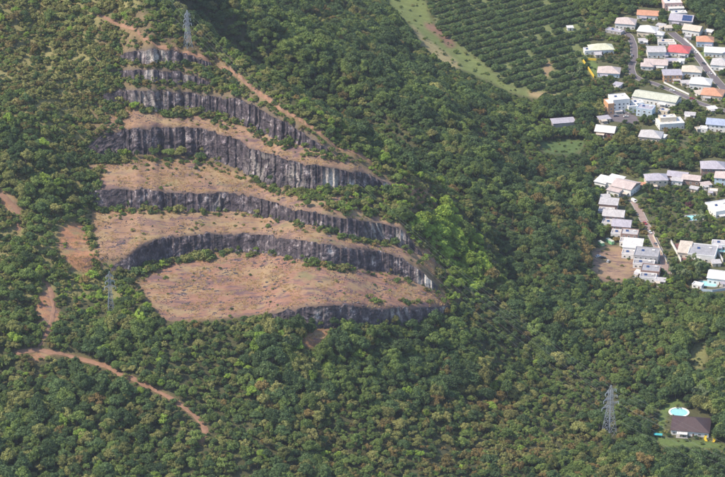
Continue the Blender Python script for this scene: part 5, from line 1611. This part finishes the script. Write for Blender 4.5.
if len(ro):
    k_ = len(ro)
    scatter('orchard', np.stack([cand[ro, 0], cand[ro, 1], cz[ro]], -1), [KID[(('orch', int(q)), 'orch')] for q in rng.integers(0, 3, k_)],
            np.stack([np.zeros(k_), np.zeros(k_), rng.uniform(0, 6.28, k_)], -1), np.repeat(rng.uniform(.65, .9, (k_, 1)), 3, 1), 'farther rows of the fruit orchard', 'orchard')

# palms, yellow and pink garden bushes
for (ax, ay, n_, rx_, ry_, lab) in ((684, 274, 16, 16, 9, 'feathery palm below the stained roof terrace'), (708, 398, 14, 16, 9, 'feathery palm uphill of the dark brown roofed bungalow'), (703, 224, 6, 8, 4, 'feathery palm in front of the white flat roofed villa'), (577, 78, 3, 4, 3, 'feathery palm at the orchard corner by the yellow wall'), (618, 168, 3, 4, 2, 'feathery palm at the forest edge behind the large white house')):
    for k in range(n_):
        for _ in range(20):
            qx_, qy_ = ax + random.uniform(-rx_, rx_), ay + random.uniform(-ry_, ry_)
            if not nearest(house_px, np.array([qx_]), np.array([qy_ - 6]))[0]: break
        x, y, g = hit(qx_, qy_)
        s_ = random.uniform(.75, 1.05)
        plant('palm_tree', ('palm', k % 2), 'palm', (x, y, g), random.uniform(0, 6.28), (s_, s_, s_), lab, 'palm', lab.split(' ', 1)[1] + ' group')
for (ax, ay, mt, s_, lab) in ((699, 49, 'gold', 1.1, 'yellow flowering bush uphill beside the village street'), (708, 57.5, 'gold', 1.2, 'yellow flowering bush next to the pale grey hipped house'), (707, 275, 'gold', 1.0, 'yellow bush beside the white villa terrace'), (680, 32, 'gold', 1.1, 'golden bush in front of the roof with blue panels'),
                              (689, 205, 'pink', 1.6, 'pinkish flowering shrub in the garden above the pool'), (694, 203, 'pink', 1.3, 'small pinkish shrub near the white flat roofed villa'), (372, 343, 'gold', 1.2, 'lone yellow bush in the green forest below the rock face')):
    x, y, g = hit(ax, ay + 2)
    plant('shrub', ('shrub', 1), mt, (x, y, g), 1.0, (s_, s_, s_), lab, 'shrub', lab)

for k, (ax, ay, mt, s_) in enumerate(((101,160,'dark',2.3),(112,161,'dark',2.5),(121,162,'dark',1.7),(92,156,'mid',1.9),(96,206,'dark',2.2),(104,212,'dark',1.7),(88,200,'dark',2.6),(80,206,'dark',2.4),(112,108,'dark',2.0),(104,104,'olive',2.0),(120,109,'mid',1.5),
                                     (110,80,'olive',1.8),(117,78,'dark',1.4),(104,76,'mid',1.9),(124,64,'mid',1.5),(117,62,'olive',1.8),(120,280,'dark',1.8),(128,280,'mid',1.5),(136,276,'dark',1.4),(148,318,'dark',2.9),(156,322,'dark',2.3),(142,316,'mid',1.7),
                                     (208,80,'dark',2.1),(216,84,'dark',1.9),(224,90,'mid',1.7),(236,96,'dark',1.8),(178,117,'dark',2.0),(188,118,'mid',1.7),(204,119,'mid',1.6),(214,122,'dark',1.5),(165,160,'dark',1.3),(195,164,'mid',1.2),(92,243,'mid',1.3),(95,262,'mid',1.2),(90,230,'lime',1.3),(134,160,'dark',1.2))):
    x, y, g = hit(ax, ay)
    plant('shrub', ('shrub', k % 3), mt, (x, y, g - .2), k * 1.3, (s_, s_, s_ * .95), 'large %s bush at the edge of a quarry shelf' % COLW[mt], 'shrub', 'large %s bushes of the quarry edges' % COLW[mt])

# rock outcrops on the shelves
def rock_mesh(seed):
    bm = bmesh.new(); bmesh.ops.create_icosphere(bm, subdivisions=2, radius=1.0)
    rs_ = random.Random(seed)
    for v in bm.verts:
        n_ = v.co.normalized()
        q = .75 + .5 * rs_.random() * .6
        v.co = Vector((n_.x * q, n_.y * q, max(-.3, math.copysign(abs(n_.z) ** .6, n_.z) * q * .8)))
    me_ = bpy.data.meshes.new('rock'); bm.to_mesh(me_); bm.free(); me_.materials.append(ROCK)
    return me_
RMS = [rock_mesh(k) for k in range(6)]
def rocks(poly, n, lab, grp, smin, smax, clumpseed):
    mk_ = poly_mask(poly)
    xs_ = [p[0] for p in poly]; ys_ = [p[1] for p in poly]; c_ = 0; tries = 0
    while c_ < n and tries < n * 60:
        tries += 1
        qx_, qy_ = random.uniform(min(xs_), max(xs_)), random.uniform(min(ys_), max(ys_))
        if not nearest(mk_, np.array([qx_]), np.array([qy_]))[0]: continue
        if float(fbm(np.array([qx_ / 22]), np.array([qy_ / 9]), clumpseed, 2)[0]) < .53: continue
        x, y, g = hit(qx_, qy_)
        o = mesh_obj('rock_outcrop', RMS[c_ % 6]); s_ = random.uniform(smin, smax)
        o.location = (x, y, g - .1 * s_); o.scale = (s_ * random.uniform(1.0, 2.2), s_ * random.uniform(.6, 1.1), s_ * random.uniform(.3, .62)); o.rotation_euler = (random.uniform(-.1, .1), random.uniform(-.1, .1), random.uniform(-.5, .5))
        tag(o, lab, 'rock', grp); c_ += 1
rocks(B1, 240, 'low dark rock outcrop on the widest orange shelf', 'rocks of the widest shelf', .4, 1.25, 31)
rocks(B2, 60, 'low dark rock outcrop on the second orange shelf', 'rocks of the second shelf', .5, 1.4, 32)
rocks(B3, 50, 'low dark rock outcrop on the shelf under the tallest rock face', 'rocks of the third shelf', .5, 1.2, 33)

# loose rubble: at the feet of the faces and strewn in patches over the shelves
for k in range(4):
    o = bpy.data.objects.new('plant_%03d' % len(KINDS), RMS[k]); PROTO.objects.link(o); KINDS.append(('rock', k)); KID[('rock', k)] = len(KINDS) - 1
rp = []
for ck, (top, bot) in CLIFFS.items():
    u = rng.uniform(bot[0][0] + 6, bot[-1][0] - 4, int((bot[-1][0] - bot[0][0]) * 2.2))
    rp.append(np.stack([u, np.interp(u, *zip(*bot)) + np.abs(rng.normal(0.6, 1.3, len(u))), rng.uniform(.3, .95, len(u))], -1))
cand = np.stack([rng.uniform(90, 455, 30000), rng.uniform(100, 330, 30000), rng.uniform(.15, .5, 30000)], -1)
cand = cand[nearest(bench_mask & shelf_bare, cand[:, 0], cand[:, 1]) & (fbm(cand[:, 0] / 20, cand[:, 1] / 7, 45, 3) > .55)][:2600]
rp = np.concatenate(rp + [cand])
hx, hy, hz, _ = hits(rp[:, 0], rp[:, 1]); k_ = len(hx)
scatter('rubble', np.stack([hx, hy, hz - .05], -1), [KID[('rock', int(q))] for q in rng.integers(0, 4, k_)], np.stack([rng.normal(0, .2, k_), rng.normal(0, .2, k_), rng.uniform(0, 6.28, k_)], -1),
        rp[:, 2][:, None] * np.stack([rng.uniform(.9, 2.0, k_), rng.uniform(.7, 1.3, k_), rng.uniform(.6, 1.1, k_)], -1), 'loose dark rubble below the rock faces and on the shelves', 'rubble')

# dry grass on the bare shelves
gq = []
mkb = shelf_bare | patch_mask
cand = np.stack([rng.uniform(58, 455, 60000), rng.uniform(100, 345, 60000)], -1)
cand = cand[nearest(mkb, cand[:, 0], cand[:, 1]) & (fbm(cand[:, 0] / 14, cand[:, 1] / 6, 44, 3) > .50)][:7000]
hx, hy, hz, _ = hits(cand[:, 0], cand[:, 1])
k_ = len(hx); s_ = rng.uniform(.6, 1.5, (k_, 1))
scatter('dry_grass', np.stack([hx, hy, hz], -1), [KID[(('tuft', 0), 'straw')]] * k_, np.stack([np.zeros(k_), np.zeros(k_), rng.uniform(0, 6.28, k_)], -1), np.repeat(s_, 3, 1), 'dry straw coloured grass tufts on the quarry shelves', 'grass')

# ------------------------------------------------------------------ the hazy air
mb = MB(); mb.box(-3500, 3500, -500, 5100, -12, 812)
HZ, nt, b = newmat('haze_air')
nt.nodes.remove(b)
pv = nd(nt, 'ShaderNodeVolumePrincipled')
pv.inputs['Color'].default_value = (0.80, 0.86, 1.0, 1); pv.inputs['Density'].default_value = HAZE_D; pv.inputs['Anisotropy'].default_value = 0.2
nt.links.new(pv.outputs[0], nt.nodes['Material Output'].inputs['Volume'])
hz_o = mb.build('haze', HZ); tag(hz_o, 'thin bluish haze in the air over the valley', 'haze', kind='stuff')
